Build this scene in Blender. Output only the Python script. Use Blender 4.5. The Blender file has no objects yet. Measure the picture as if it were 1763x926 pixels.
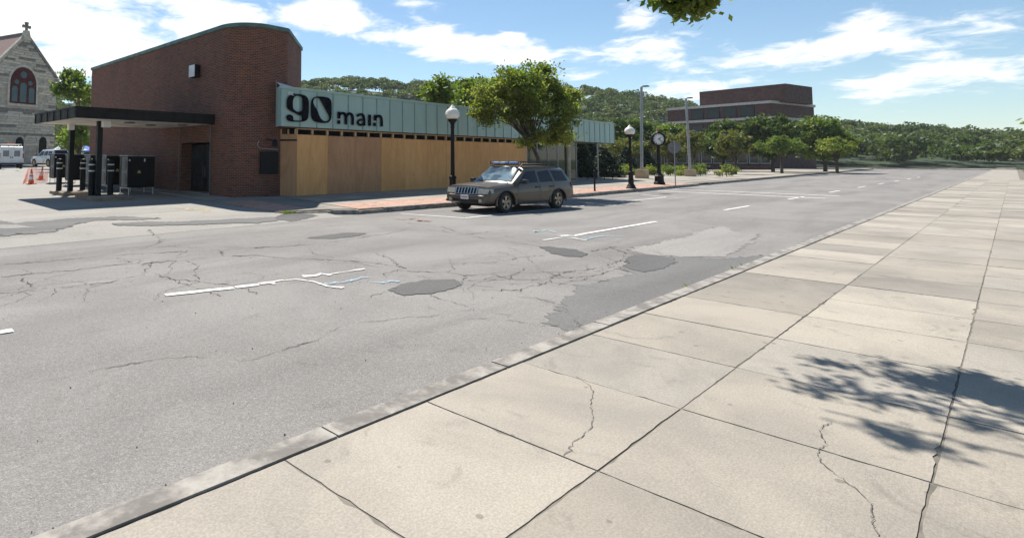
import bpy, bmesh, math, random
import numpy as np
from mathutils import Vector, Matrix
from mathutils.geometry import tessellate_polygon

# ------------------------------------------------------------------ camera, sky, sun, exposure
scene = bpy.context.scene
C = scene.collection
FPX, PPX, PPY, W0, H0 = 968.0, 600.0, 213.0, 1763.0, 926.0   # lens in photo pixels
CAM_H = 1.85
YAW = math.radians(46.9)
PITCH = math.atan(60.0 / FPX)
ROLL = 0.004
_F = Vector((math.cos(YAW) * math.cos(PITCH), math.sin(YAW) * math.cos(PITCH), math.sin(PITCH)))
_R = Vector((math.sin(YAW), -math.cos(YAW), 0.0))
_U = _R.cross(_F)
_r = _R * math.cos(ROLL) + _U * math.sin(ROLL)
_u = _U * math.cos(ROLL) - _R * math.sin(ROLL)
cam_d = bpy.data.cameras.new('camera')
cam = bpy.data.objects.new('camera', cam_d)
C.objects.link(cam)
cam.matrix_world = Matrix(((_r.x, _u.x, -_F.x, 0), (_r.y, _u.y, -_F.y, 0), (_r.z, _u.z, -_F.z, CAM_H), (0, 0, 0, 1)))
cam_d.sensor_width = 36.0
cam_d.sensor_fit = 'HORIZONTAL'
cam_d.lens = FPX / W0 * 36.0
cam_d.shift_x = (W0 / 2 - PPX) / W0
cam_d.shift_y = -(H0 / 2 - PPY) / W0
cam_d.clip_end = 5000
scene.camera = cam

SUN_DIR = Vector((0.29, 0.61, 1.0)).normalized()
sun_d = bpy.data.lights.new('sun', 'SUN')
sun_d.energy = 5.0
sun_d.angle = math.radians(0.5)
sun_d.color = (1.0, 0.955, 0.88)
sun = bpy.data.objects.new('sun', sun_d)
sun.rotation_euler = SUN_DIR.to_track_quat('Z', 'Y').to_euler()
sun.location = (0, 0, 40)
C.objects.link(sun)

scene.view_settings.view_transform = 'Standard'
scene.view_settings.look = 'None'
scene.view_settings.gamma = 1.0
scene.view_settings.exposure = 0.70

world = bpy.data.worlds.new('World')
scene.world = world
world.use_nodes = True


def build_world():
    nt = world.node_tree
    N, L = nt.nodes, nt.links
    N.clear()

    def link(v, sock):
        if isinstance(v, (int, float)):
            sock.default_value = v
        else:
            L.new(v, sock)

    def m(op, a, b=None, c=None):
        n = N.new('ShaderNodeMath'); n.operation = op
        link(a, n.inputs[0])
        if b is not None: link(b, n.inputs[1])
        if c is not None: link(c, n.inputs[2])
        return n.outputs[0]
    out = N.new('ShaderNodeOutputWorld')
    bg = N.new('ShaderNodeBackground')
    bg.inputs[1].default_value = 0.062
    L.new(bg.outputs[0], out.inputs[0])
    sky = N.new('ShaderNodeTexSky')
    sky.sky_type = 'NISHITA'
    sky.sun_disc = False
    sky.sun_elevation = math.asin(SUN_DIR.z)
    sky.sun_rotation = math.atan2(SUN_DIR.x, SUN_DIR.y)
    sky.air_density = 1.0
    sky.dust_density = 0.15
    sky.ozone_density = 3.0
    tc = N.new('ShaderNodeTexCoord')
    sep = N.new('ShaderNodeSeparateXYZ')
    L.new(tc.outputs['Generated'], sep.inputs[0])
    x, y, z = sep.outputs
    az = m('ARCTAN2', y, x)
    el = m('ARCSINE', z)
    # sheet-projected coordinates so that clouds flatten towards the horizon
    zz = m('ADD', m('MAXIMUM', z, 0.0), 0.16)
    px_ = m('DIVIDE', x, zz); py_ = m('DIVIDE', y, zz)
    comb = N.new('ShaderNodeCombineXYZ')
    L.new(px_, comb.inputs[0]); L.new(py_, comb.inputs[1])

    def noise(scale, detail, rough, dist, off):
        mp = N.new('ShaderNodeMapping'); mp.inputs['Location'].default_value = off
        L.new(comb.outputs[0], mp.inputs[0])
        n = N.new('ShaderNodeTexNoise'); n.inputs['Scale'].default_value = scale
        n.inputs['Detail'].default_value = detail; n.inputs['Roughness'].default_value = rough
        n.inputs['Distortion'].default_value = dist
        L.new(mp.outputs[0], n.inputs[0])
        return n.outputs[0]
    n1 = noise(2.1, 9, 0.58, 0.35, (3.1, 7.7, 0))
    n2 = noise(6.5, 7, 0.62, 0.6, (1.3, 2.2, 4.0))

    # real cloud banks at their bearings and heights (azimuth, elevation, half sizes in radians, weight)
    blobs = CLOUDS
    cov = None
    for (a, e, ra, re, w) in blobs:
        da = m('DIVIDE', m('SUBTRACT', az, a), ra)
        de = m('DIVIDE', m('SUBTRACT', el, e), re)
        d2 = m('ADD', m('MULTIPLY', da, da), m('MULTIPLY', de, de))
        g = m('MULTIPLY', m('EXPONENT', m('MULTIPLY', d2, -1.0)), w)
        cov = g if cov is None else m('ADD', cov, g)
    cov = m('MINIMUM', cov, 1.0)
    s = m('ADD', m('MULTIPLY', n1, 0.95), m('MULTIPLY', n2, 0.62))
    s = m('ADD', s, m('MULTIPLY', cov, 0.4))
    mr = N.new('ShaderNodeMapRange'); mr.interpolation_type = 'SMOOTHSTEP'
    mr.inputs['From Min'].default_value = 0.96; mr.inputs['From Max'].default_value = 1.24
    L.new(s, mr.inputs[0])
    dens = mr.outputs[0]
    mix = N.new('ShaderNodeMix'); mix.data_type = 'RGBA'
    L.new(dens, mix.inputs['Factor'])
    tint = N.new('ShaderNodeMix'); tint.data_type = 'RGBA'; tint.blend_type = 'MULTIPLY'
    tint.inputs['Factor'].default_value = 1.0
    L.new(sky.outputs[0], tint.inputs['A'])
    tint.inputs['B'].default_value = (1.28, 1.34, 1.3, 1)
    L.new(tint.outputs['Result'], mix.inputs['A'])
    mix.inputs['B'].default_value = (12.2, 12.3, 12.4, 1)
    L.new(mix.outputs['Result'], bg.inputs[0])


def ang(u, v):
    """bearing and elevation of a point of the photograph"""
    d = _F + _r * ((u - PPX) / FPX) - _u * ((v - PPY) / FPX)
    d.normalize()
    return math.atan2(d.y, d.x), math.asin(d.z)


CLOUDS = []
for (u, v, du, dv, w) in [(60, 20, 170, 70, 1.25), (230, 40, 170, 50, 1.0), (120, 90, 150, 40, 1.0), (330, 15, 110, 25, 0.8), (30, 110, 60, 60, 0.6),
                          (545, 22, 75, 34, 1.2), (600, 40, 50, 22, 0.7), (740, 58, 90, 22, 0.85), (800, 88, 100, 26, 1.0), (950, 98, 100, 20, 1.0),
                          (650, 65, 60, 16, 0.5), (1100, 28, 40, 26, 1.0), (1130, 85, 85, 24, 0.95), (1170, 150, 70, 26, 1.0), (1010, 10, 60, 10, 0.6),
                          (880, 62, 20, 10, 0.7), (700, 5, 50, 10, 0.5), (1010, 132, 50, 8, 0.4), (1330, 95, 70, 26, 0.9), (1490, 60, 60, 30, 0.9), (1650, 120, 90, 28, 0.9), (1480, 165, 60, 14, 0.7), (1700, 30, 60, 22, 0.8)]:
    a_, e_ = ang(u, v)
    CLOUDS.append((a_, e_, du / FPX, dv / FPX, w))
build_world()


# ------------------------------------------------------------------ helpers
def ray(u, v):
    return _F + _r * ((u - PPX) / FPX) - _u * ((v - PPY) / FPX)


def gp(u, v, z=0.0):          # point of the photograph on a level plane
    d = ray(u, v); t = (z - CAM_H) / d.z
    return Vector((d.x * t, d.y * t, z))


def ay(u, v, Y):              # ... on a plane parallel to the street front
    d = ray(u, v); t = Y / d.y
    return Vector((d.x * t, Y, CAM_H + d.z * t))


def ad(u, v, Z):              # ... at a given depth
    d = ray(u, v); t = Z / (d.x * math.cos(YAW) + d.y * math.sin(YAW))
    return Vector((d.x * t, d.y * t, CAM_H + d.z * t))


rng = random.Random(7)
nrg = np.random.default_rng(11)


class MB:
    """collects shapes; build() links them as one mesh object"""
    def __init__(self):
        self.v = []; self.f = []; self.uv = {}

    def add(self, vs, fs):
        b = len(self.v)
        self.v += [tuple(p) for p in vs]
        self.f += [tuple(i + b for i in f) for f in fs]
        return self

    def box(self, x0, y0, z0, x1, y1, z1, c=0.0):
        if c <= 0:
            vs = [(x0, y0, z0), (x1, y0, z0), (x1, y1, z0), (x0, y1, z0), (x0, y0, z1), (x1, y0, z1), (x1, y1, z1), (x0, y1, z1)]
            return self.add(vs, [(0, 3, 2, 1), (4, 5, 6, 7), (0, 1, 5, 4), (1, 2, 6, 5), (2, 3, 7, 6), (3, 0, 4, 7)])
        bm = bmesh.new()
        bmesh.ops.create_cube(bm, size=1)
        for v in bm.verts:
            v.co = Vector(((x0 + x1) / 2 + v.co.x * (x1 - x0), (y0 + y1) / 2 + v.co.y * (y1 - y0), (z0 + z1) / 2 + v.co.z * (z1 - z0)))
        bmesh.ops.bevel(bm, geom=bm.edges[:], offset=c, segments=2, profile=0.6, affect='EDGES')
        bm.verts.index_update()
        self.add([v.co[:] for v in bm.verts], [[q.index for q in f.verts] for f in bm.faces])
        bm.free()
        return self

    def prism(self, pts, z0, z1):
        """polygon (x,y) extruded in z; z0,z1 numbers or functions"""
        f0 = z0 if callable(z0) else (lambda x, y: z0)
        f1 = z1 if callable(z1) else (lambda x, y: z1)
        n = len(pts)
        area = sum(pts[i][0] * pts[(i + 1) % n][1] - pts[(i + 1) % n][0] * pts[i][1] for i in range(n))
        if area < 0: pts = pts[::-1]
        vs = [(x, y, f0(x, y)) for x, y in pts] + [(x, y, f1(x, y)) for x, y in pts]
        tri = tessellate_polygon([[Vector((x, y, 0)) for x, y in pts]])
        fs = []
        for t in tri:
            a, b, c = t
            ar = (pts[b][0] - pts[a][0]) * (pts[c][1] - pts[a][1]) - (pts[c][0] - pts[a][0]) * (pts[b][1] - pts[a][1])
            if ar < 0: a, b, c = a, c, b
            fs.append((a + n, b + n, c + n)); fs.append((c, b, a))
        for i in range(n):
            j = (i + 1) % n
            fs.append((i, j, j + n, i + n))
        return self.add(vs, fs)

    def tube(self, pts, rad, n=8, cap=True):
        pts = [Vector(p) for p in pts]
        rads = rad if isinstance(rad, (list, tuple)) else [rad] * len(pts)
        vs = []; fs = []
        ref = None
        for i, p in enumerate(pts):
            d = (pts[min(i + 1, len(pts) - 1)] - pts[max(i - 1, 0)]).normalized()
            if ref is None:
                ref = Vector((0, 0, 1)) if abs(d.z) < 0.9 else Vector((1, 0, 0))
            a = d.cross(ref).normalized(); b = d.cross(a).normalized(); ref = -b if False else ref
            for k in range(n):
                t = 2 * math.pi * k / n
                vs.append(p + (a * math.cos(t) + b * math.sin(t)) * rads[i])
        for i in range(len(pts) - 1):
            for k in range(n):
                k2 = (k + 1) % n
                fs.append((i * n + k, (i + 1) * n + k, (i + 1) * n + k2, i * n + k2))
        if cap:
            fs.append(tuple(range(n))); fs.append(tuple(range(len(pts) * n - 1, len(pts) * n - n - 1, -1)))
        return self.add(vs, fs)

    def lathe(self, prof, c=(0, 0, 0), n=20, axis='z', close=True):
        vs = []; fs = []
        for r, z in prof:
            for k in range(n):
                t = 2 * math.pi * k / n
                if axis == 'z': vs.append((c[0] + r * math.cos(t), c[1] + r * math.sin(t), c[2] + z))
                elif axis == 'y': vs.append((c[0] + r * math.cos(t), c[1] + z, c[2] + r * math.sin(t)))
                else: vs.append((c[0] + z, c[1] + r * math.cos(t), c[2] + r * math.sin(t)))
        for i in range(len(prof) - 1):
            for k in range(n):
                k2 = (k + 1) % n
                fs.append((i * n + k, i * n + k2, (i + 1) * n + k2, (i + 1) * n + k))
        if close:
            fs.append(tuple(range(n - 1, -1, -1))); fs.append(tuple(range((len(prof) - 1) * n, len(prof) * n)))
        return self.add(vs, fs)

    def build(self, name, mat, parent=None, smooth=None, loc=None, rz=0.0):
        me = bpy.data.meshes.new(name)
        me.from_pydata(self.v, [], self.f)
        if self.uv:
            pass
        me.validate(); me.update()
        if smooth is not None:
            me.shade_smooth(); me.set_sharp_from_angle(angle=math.radians(smooth))
        me.materials.append(mat)
        return put(name, me, parent, loc, rz)


def put(name, me, parent=None, loc=None, rz=0.0):
    o = bpy.data.objects.new(name, me)
    C.objects.link(o)
    if parent is not None: o.parent = parent
    if loc is not None: o.location = loc
    o.rotation_euler.z = rz
    return o


def tag(o, label=None, cat=None, group=None, kind=None):
    if label: o['label'] = label
    if cat: o['category'] = cat
    if group: o['group'] = group
    if kind: o['kind'] = kind
    return o


def thing(name, label, cat, loc=(0, 0, 0), rz=0.0, group=None):
    o = bpy.data.objects.new(name, None)
    C.objects.link(o)
    o.location = loc; o.rotation_euler.z = rz
    o.empty_display_size = 0.2
    return tag(o, label, cat, group)


def copy_tree(o, parent=None):
    c = o.copy(); C.objects.link(c); c.parent = parent
    for ch in o.children:
        copy_tree(ch, c)
    return c


# ------------------------------------------------------------------ materials
def nodes(name):
    m = bpy.data.materials.new(name); m.use_nodes = True
    nt = m.node_tree
    b = nt.nodes['Principled BSDF']
    return m, nt, nt.nodes, nt.links, b


def mixc(nt, fac, a, b, blend='MIX'):
    n = nt.nodes.new('ShaderNodeMix'); n.data_type = 'RGBA'; n.blend_type = blend
    for s, v in (('Factor', fac), ('A', a), ('B', b)):
        if isinstance(v, (int, float)): n.inputs[s].default_value = v
        elif isinstance(v, tuple): n.inputs[s].default_value = (*v[:3], 1)
        else: nt.links.new(v, n.inputs[s])
    return n.outputs['Result']


def noise_n(nt, vec, scale, detail=5, rough=0.55, dist=0.0, mscale=None):
    if mscale is not None:
        mp = nt.nodes.new('ShaderNodeMapping'); mp.inputs['Scale'].default_value = mscale
        nt.links.new(vec, mp.inputs[0]); vec = mp.outputs[0]
    n = nt.nodes.new('ShaderNodeTexNoise')
    n.inputs['Scale'].default_value = scale; n.inputs['Detail'].default_value = detail
    n.inputs['Roughness'].default_value = rough; n.inputs['Distortion'].default_value = dist
    nt.links.new(vec, n.inputs['Vector'])
    return n.outputs[0]


def ramp(nt, fac, a, b, c0=(0, 0, 0), c1=(1, 1, 1)):
    r = nt.nodes.new('ShaderNodeMapRange'); r.interpolation_type = 'SMOOTHSTEP'
    r.inputs['From Min'].default_value = a; r.inputs['From Max'].default_value = b
    nt.links.new(fac, r.inputs[0])
    return r.outputs[0]


def bump_n(nt, b, h, strength=0.3, dist=0.01):
    n = nt.nodes.new('ShaderNodeBump'); n.inputs['Strength'].default_value = strength; n.inputs['Distance'].default_value = dist
    nt.links.new(h, n.inputs['Height']); nt.links.new(n.outputs[0], b.inputs['Normal'])


def coord(nt, kind='Object'):
    t = nt.nodes.new('ShaderNodeTexCoord')
    return t.outputs[kind]


def M(name, col, rough=0.6, col2=None, scale=3.0, bump=0.0, bscale=40.0, metal=0.0, spec=0.5, stretch=None, mottle=(0.35, 0.65), coat=0.0):
    """plain paint, stone or metal with mottled colour and fine relief"""
    m, nt, N, L, b = nodes(name)
    v = coord(nt)
    c2 = col2 or tuple(x * 0.72 for x in col)
    f = ramp(nt, noise_n(nt, v, scale, 6, 0.6, 0.2, stretch), *mottle)
    L.new(mixc(nt, f, col, c2), b.inputs['Base Color'])
    b.inputs['Metallic'].default_value = metal
    b.inputs['Specular IOR Level'].default_value = spec
    b.inputs['Coat Weight'].default_value = coat
    r = nt.nodes.new('ShaderNodeMapRange')
    r.inputs['To Min'].default_value = max(0.02, rough - 0.08); r.inputs['To Max'].default_value = min(1, rough + 0.1)
    L.new(f, r.inputs[0]); L.new(r.outputs[0], b.inputs['Roughness'])
    if bump: bump_n(nt, b, noise_n(nt, v, bscale, 4, 0.6), bump, 0.01)
    return m


def wear(nt, b, v, lo=0.42, hi=0.58, scale=16.0):
    """crumbled outline: the sheet's own 'edge' value against a noise decides where it stops"""
    N, L = nt.nodes, nt.links
    at = N.new('ShaderNodeAttribute'); at.attribute_name = 'edge'
    n = noise_n(nt, v, scale, 6, 0.7)
    a = N.new('ShaderNodeMath'); a.operation = 'MULTIPLY_ADD'; a.inputs[1].default_value = 1.3; a.inputs[2].default_value = -0.65
    L.new(n, a.inputs[0])
    s_ = N.new('ShaderNodeMath'); s_.operation = 'ADD'; L.new(a.outputs[0], s_.inputs[0]); L.new(at.outputs['Fac'], s_.inputs[1])
    tr = N.new('ShaderNodeBsdfTransparent'); mx = N.new('ShaderNodeMixShader')
    L.new(ramp(nt, s_.outputs[0], lo, hi), mx.inputs[0]); L.new(tr.outputs[0], mx.inputs[1]); L.new(b.outputs[0], mx.inputs[2])
    L.new(mx.outputs[0], N['Material Output'].inputs[0])


def M_paint(name, col, col2, amount, scale=22.0):
    """worn road paint: the aggregate shows through where it has gone"""
    m, nt, N, L, b = nodes(name)
    v = coord(nt)
    L.new(mixc(nt, ramp(nt, noise_n(nt, v, 5, 5, 0.6), 0.35, 0.7), col, col2), b.inputs['Base Color'])
    b.inputs['Roughness'].default_value = 0.75
    f = ramp(nt, noise_n(nt, v, scale, 7, 0.75), amount - 0.08, amount + 0.08)
    tr = N.new('ShaderNodeBsdfTransparent'); mx = N.new('ShaderNodeMixShader')
    L.new(f, mx.inputs[0]); L.new(tr.outputs[0], mx.inputs[1]); L.new(b.outputs[0], mx.inputs[2])
    L.new(mx.outputs[0], N['Material Output'].inputs[0])
    return m


def M_asphalt(name, base, light, dark, speck=0.36, seed=0.0, edge=False):
    m, nt, N, L, b = nodes(name)
    v = coord(nt)
    mp = N.new('ShaderNodeMapping'); mp.inputs['Location'].default_value = (seed, seed * 1.7, 0); L.new(v, mp.inputs[0]); v = mp.outputs[0]
    big = ramp(nt, noise_n(nt, v, 0.35, 6, 0.62, 0.6), 0.32, 0.68)
    c = mixc(nt, big, base, light)
    lane = ramp(nt, noise_n(nt, v, 0.5, 5, 0.6, 0.3, (0.22, 1.4, 1)), 0.45, 0.7)      # wear along the driving direction
    c = mixc(nt, lane, c, tuple(x * 0.86 for x in base))
    stain = ramp(nt, noise_n(nt, v, 1.7, 7, 0.66, 0.8), 0.58, 0.72)
    n = N.new('ShaderNodeMath'); n.operation = 'MULTIPLY'; n.inputs[1].default_value = 0.45; L.new(stain, n.inputs[0])
    c = mixc(nt, n.outputs[0], c, dark)
    agg = N.new('ShaderNodeTexVoronoi'); agg.inputs['Scale'].default_value = 130; L.new(v, agg.inputs['Vector'])
    sp = N.new('ShaderNodeSeparateColor'); L.new(agg.outputs['Color'], sp.inputs[0])
    g1 = ramp(nt, sp.outputs[0], 0.62, 1.0); g2 = ramp(nt, sp.outputs[1], 0.6, 1.0)
    a1 = N.new('ShaderNodeMath'); a1.operation = 'MULTIPLY'; a1.inputs[1].default_value = speck; L.new(g1, a1.inputs[0])
    a2 = N.new('ShaderNodeMath'); a2.operation = 'MULTIPLY'; a2.inputs[1].default_value = speck; L.new(g2, a2.inputs[0])
    c = mixc(nt, a1.outputs[0], c, tuple(min(1, x * 1.75) for x in light))
    c = mixc(nt, a2.outputs[0], c, tuple(x * 0.5 for x in dark))
    fine = noise_n(nt, v, 26, 6, 0.75)
    c = mixc(nt, ramp(nt, fine, 0.25, 0.75), c, mixc(nt, 1.0, c, (0.78, 0.78, 0.78), 'MULTIPLY'))
    L.new(c, b.inputs['Base Color'])
    b.inputs['Roughness'].default_value = 0.9
    b.inputs['Specular IOR Level'].default_value = 0.25
    hn = N.new('ShaderNodeMath'); hn.operation = 'ADD'; L.new(agg.outputs['Distance'], hn.inputs[0]); L.new(fine, hn.inputs[1])
    bump_n(nt, b, hn.outputs[0], 0.35, 0.006)
    if edge: wear(nt, b, v)
    return m


def M_brick(name, bw=0.203, bh=0.0685, cols=((0.2, 0.05, 0.022), (0.075, 0.027, 0.016)), mortar=(0.22, 0.155, 0.115), msize=0.0095, stain=0.55):
    m, nt, N, L, b = nodes(name)
    uv = coord(nt, 'UV')
    t = N.new('ShaderNodeTexBrick')
    t.offset = 0.5; t.squash = 1.0
    t.inputs['Scale'].default_value = 1.0
    t.inputs['Brick Width'].default_value = bw; t.inputs['Row Height'].default_value = bh
    t.inputs['Mortar Size'].default_value = msize; t.inputs['Mortar Smooth'].default_value = 0.2
    t.inputs['Bias'].default_value = -0.1
    t.inputs['Color1'].default_value = (*cols[0], 1); t.inputs['Color2'].default_value = (*cols[1], 1); t.inputs['Mortar'].default_value = (*mortar, 1)
    L.new(uv, t.inputs['Vector'])
    # odd burnt bricks: a second brick grid's cells, by a coarse noise
    pt = ramp(nt, noise_n(nt, uv, 1.0, 2, 0.5, 0, (2.4, 7.3, 1)), 0.56, 0.66)
    n = N.new('ShaderNodeMath'); n.operation = 'MULTIPLY'; n.inputs[1].default_value = 0.6; L.new(pt, n.inputs[0])
    c = mixc(nt, n.outputs[0], t.outputs[0], (0.075, 0.04, 0.036))
    st = ramp(nt, noise_n(nt, uv, 0.5, 7, 0.6, 0.5, (1.0, 0.35, 1)), 0.42, 0.7)
    n = N.new('ShaderNodeMath'); n.operation = 'MULTIPLY'; n.inputs[1].default_value = stain; L.new(st, n.inputs[0])
    c = mixc(nt, n.outputs[0], c, mixc(nt, 1.0, c, (0.5, 0.48, 0.5), 'MULTIPLY'))
    L.new(c, b.inputs['Base Color'])
    b.inputs['Roughness'].default_value = 0.85
    inv = N.new('ShaderNodeMath'); inv.operation = 'SUBTRACT'; inv.inputs[0].default_value = 1.0; L.new(t.outputs['Fac'], inv.inputs[1])
    bump_n(nt, b, inv.outputs[0], 0.7, 0.008)
    return m


def M_ply(name, c0, c1):
    m, nt, N, L, b = nodes(name)
    v = coord(nt)
    g = noise_n(nt, v, 1.0, 8, 0.6, 1.6, (2.2, 2.2, 0.55))
    g2 = noise_n(nt, v, 9.0, 5, 0.7, 0.4, (2.6, 2.6, 0.22))
    c = mixc(nt, ramp(nt, g, 0.3, 0.7), c0, c1)
    c = mixc(nt, ramp(nt, g2, 0.35, 0.8), c, mixc(nt, 1.0, c, (0.86, 0.82, 0.78), 'MULTIPLY'))
    kn = N.new('ShaderNodeTexVoronoi'); kn.inputs['Scale'].default_value = 2.6; L.new(v, kn.inputs['Vector'])
    k = ramp(nt, kn.outputs['Distance'], 0.11, 0.03)
    c = mixc(nt, k, c, tuple(x * 0.5 for x in c1))
    rd = N.new('ShaderNodeObjectInfo')
    mr = N.new('ShaderNodeMapRange'); mr.inputs['To Min'].default_value = 0.93; mr.inputs['To Max'].default_value = 1.06
    L.new(rd.outputs['Random'], mr.inputs[0])
    hs = N.new('ShaderNodeHueSaturation'); L.new(mr.outputs[0], hs.inputs['Value']); L.new(c, hs.inputs['Color'])
    L.new(hs.outputs[0], b.inputs['Base Color'])
    b.inputs['Roughness'].default_value = 0.75
    b.inputs['Specular IOR Level'].default_value = 0.3
    bump_n(nt, b, g2, 0.25, 0.004)
    return m


def M_leaf(name, c0, c1, c2, trans=0.35, nscale=0.55, tint=(0.66, 0.8, 0.72)):
    m, nt, N, L, b = nodes(name)
    g = N.new('ShaderNodeNewGeometry')
    cr = N.new('ShaderNodeValToRGB')
    cr.color_ramp.elements[0].color = (*c0, 1); cr.color_ramp.elements[1].color = (*c2, 1)
    e = cr.color_ramp.elements.new(0.5); e.color = (*c1, 1)
    L.new(g.outputs['Random Per Island'], cr.inputs[0])
    v = coord(nt)
    f = ramp(nt, noise_n(nt, v, nscale, 3, 0.5), 0.38, 0.62)
    c = mixc(nt, f, cr.outputs[0], mixc(nt, 1.0, cr.outputs[0], tint, 'MULTIPLY'))
    L.new(c, b.inputs['Base Color'])
    b.inputs['Roughness'].default_value = 0.55
    b.inputs['Specular IOR Level'].default_value = 0.3
    tr = N.new('ShaderNodeBsdfTranslucent')
    L.new(mixc(nt, 1.0, c, (1.5, 1.55, 0.6), 'MULTIPLY'), tr.inputs[0])
    mx = N.new('ShaderNodeMixShader'); mx.inputs[0].default_value = trans
    L.new(b.outputs[0], mx.inputs[1]); L.new(tr.outputs[0], mx.inputs[2])
    L.new(mx.outputs[0], N['Material Output'].inputs[0])
    return m


def M_glass(name, col=(0.012, 0.014, 0.016), rough=0.05, spec=0.35):
    m, nt, N, L, b = nodes(name)
    b.inputs['Base Color'].default_value = (*col, 1)
    b.inputs['Roughness'].default_value = rough
    b.inputs['Specular IOR Level'].default_value = spec
    return m


def M_car(name, col, metal=0.55, rough=0.32):
    m, nt, N, L, b = nodes(name)
    v = coord(nt)
    f = ramp(nt, noise_n(nt, v, 2.5, 6, 0.65, 0.3), 0.4, 0.75)
    L.new(mixc(nt, f, col, tuple(x * 0.95 + 0.004 for x in col)), b.inputs['Base Color'])
    b.inputs['Metallic'].default_value = metal
    mr = N.new('ShaderNodeMapRange'); mr.inputs['To Min'].default_value = rough; mr.inputs['To Max'].default_value = rough + 0.15
    L.new(f, mr.inputs[0]); L.new(mr.outputs[0], b.inputs['Roughness'])
    b.inputs['Coat Weight'].default_value = 0.45; b.inputs['Coat Roughness'].default_value = 0.08
    return m


asphalt = M_asphalt('asphalt_road', (0.2, 0.188, 0.175), (0.262, 0.246, 0.23), (0.12, 0.112, 0.104))
asphalt_lot = M_asphalt('asphalt_lot', (0.285, 0.27, 0.242), (0.33, 0.312, 0.28), (0.19, 0.178, 0.16), seed=31.0)
asphalt_new = M_asphalt('asphalt_patch', (0.1, 0.096, 0.093), (0.13, 0.125, 0.12), (0.065, 0.063, 0.061), speck=0.35, seed=9.0, edge=True)
asphalt_mid = M_asphalt('asphalt_resurfaced', (0.15, 0.146, 0.14), (0.175, 0.17, 0.163), (0.105, 0.102, 0.1), speck=0.4, seed=17.0, edge=True)
asphalt_pale = M_asphalt('asphalt_worn_pale', (0.26, 0.245, 0.228), (0.305, 0.288, 0.268), (0.18, 0.168, 0.155), speck=0.45, seed=23.0, edge=True)
crack_m = M('crack_tar', (0.075, 0.07, 0.065), 0.95, (0.15, 0.14, 0.13), 3, spec=0.1)
def M_conc(name, base, dark, seed):
    m, nt, N, L, b = nodes(name)
    v = coord(nt)
    mp = N.new('ShaderNodeMapping'); mp.inputs['Location'].default_value = (seed, seed * 2.3, 0); L.new(v, mp.inputs[0]); v = mp.outputs[0]
    c = mixc(nt, ramp(nt, noise_n(nt, v, 0.8, 7, 0.62, 0.5), 0.35, 0.7), base, dark)
    st = ramp(nt, noise_n(nt, v, 2.3, 8, 0.7, 1.0), 0.55, 0.75)
    k = N.new('ShaderNodeMath'); k.operation = 'MULTIPLY'; k.inputs[1].default_value = 0.55; L.new(st, k.inputs[0])
    c = mixc(nt, k.outputs[0], c, tuple(x * 0.6 for x in dark))
    fine = noise_n(nt, v, 70, 5, 0.8)
    c = mixc(nt, ramp(nt, fine, 0.35, 0.7), mixc(nt, 1.0, c, (0.8, 0.8, 0.8), 'MULTIPLY'), mixc(nt, 1.0, c, (1.12, 1.12, 1.12), 'MULTIPLY'))
    vo = N.new('ShaderNodeTexVoronoi'); vo.inputs['Scale'].default_value = 3.1; L.new(v, vo.inputs['Vector'])
    gum = ramp(nt, vo.outputs['Distance'], 0.085, 0.06)
    k = N.new('ShaderNodeMath'); k.operation = 'MULTIPLY'; k.inputs[1].default_value = 0.5; L.new(gum, k.inputs[0])
    c = mixc(nt, k.outputs[0], c, tuple(x * 0.35 for x in dark))
    oi = N.new('ShaderNodeObjectInfo'); mr = N.new('ShaderNodeMapRange'); mr.inputs['To Min'].default_value = 0.78; mr.inputs['To Max'].default_value = 1.08
    L.new(oi.outputs['Random'], mr.inputs[0])
    hs = N.new('ShaderNodeHueSaturation'); L.new(mr.outputs[0], hs.inputs['Value']); L.new(c, hs.inputs['Color'])
    L.new(hs.outputs[0], b.inputs['Base Color'])
    b.inputs['Roughness'].default_value = 0.88; b.inputs['Specular IOR Level'].default_value = 0.25
    br = noise_n(nt, v, 60, 4, 0.6, 0.0, (0.12, 2.2, 1))
    ad_ = N.new('ShaderNodeMath'); ad_.operation = 'ADD'; L.new(fine, ad_.inputs[0]); L.new(br, ad_.inputs[1])
    bump_n(nt, b, ad_.outputs[0], 0.4, 0.004)
    return m


concrete = M_conc('concrete', (0.375, 0.335, 0.278), (0.29, 0.262, 0.222), 3.0)
concrete_b = M_conc('concrete_grey', (0.33, 0.3, 0.258), (0.255, 0.232, 0.2), 8.0)
joint_m = M('joint_dirt', (0.2, 0.175, 0.14), 0.95, (0.11, 0.1, 0.08), 4)
granite = M('granite_kerb', (0.3, 0.275, 0.24), 0.8, (0.15, 0.135, 0.12), 5, 0.4, 45)
paint_w = M_paint('road_paint_white', (0.74, 0.73, 0.69), (0.6, 0.58, 0.55), 0.4)
spray_w = M_paint('spray_white', (0.7, 0.69, 0.66), (0.55, 0.54, 0.51), 0.45)
spray_b = M_paint('spray_blue', (0.25, 0.47, 0.58), (0.26, 0.4, 0.47), 0.5)
spray_y = M_paint('spray_yellow', (0.5, 0.4, 0.22), (0.4, 0.34, 0.24), 0.54, 9)
spray_r = M_paint('spray_red', (0.4, 0.24, 0.19), (0.32, 0.23, 0.2), 0.52, 9)
brick_m = M_brick('brick_wall')
paver_m = M_brick('brick_pavers', 0.2, 0.1, ((0.45, 0.265, 0.195), (0.385, 0.215, 0.155)), (0.37, 0.29, 0.225), 0.006, 0.2)
copper = M('green_coping', (0.1, 0.19, 0.165), 0.6, (0.07, 0.13, 0.115), 2)
teal = M('teal_panel', (0.37, 0.5, 0.445), 0.5, (0.335, 0.46, 0.41), 1.2, spec=0.4, stretch=(1, 1, 0.35))
teal_d = M('teal_seam', (0.25, 0.36, 0.345), 0.5, (0.2, 0.3, 0.285), 3)
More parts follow.
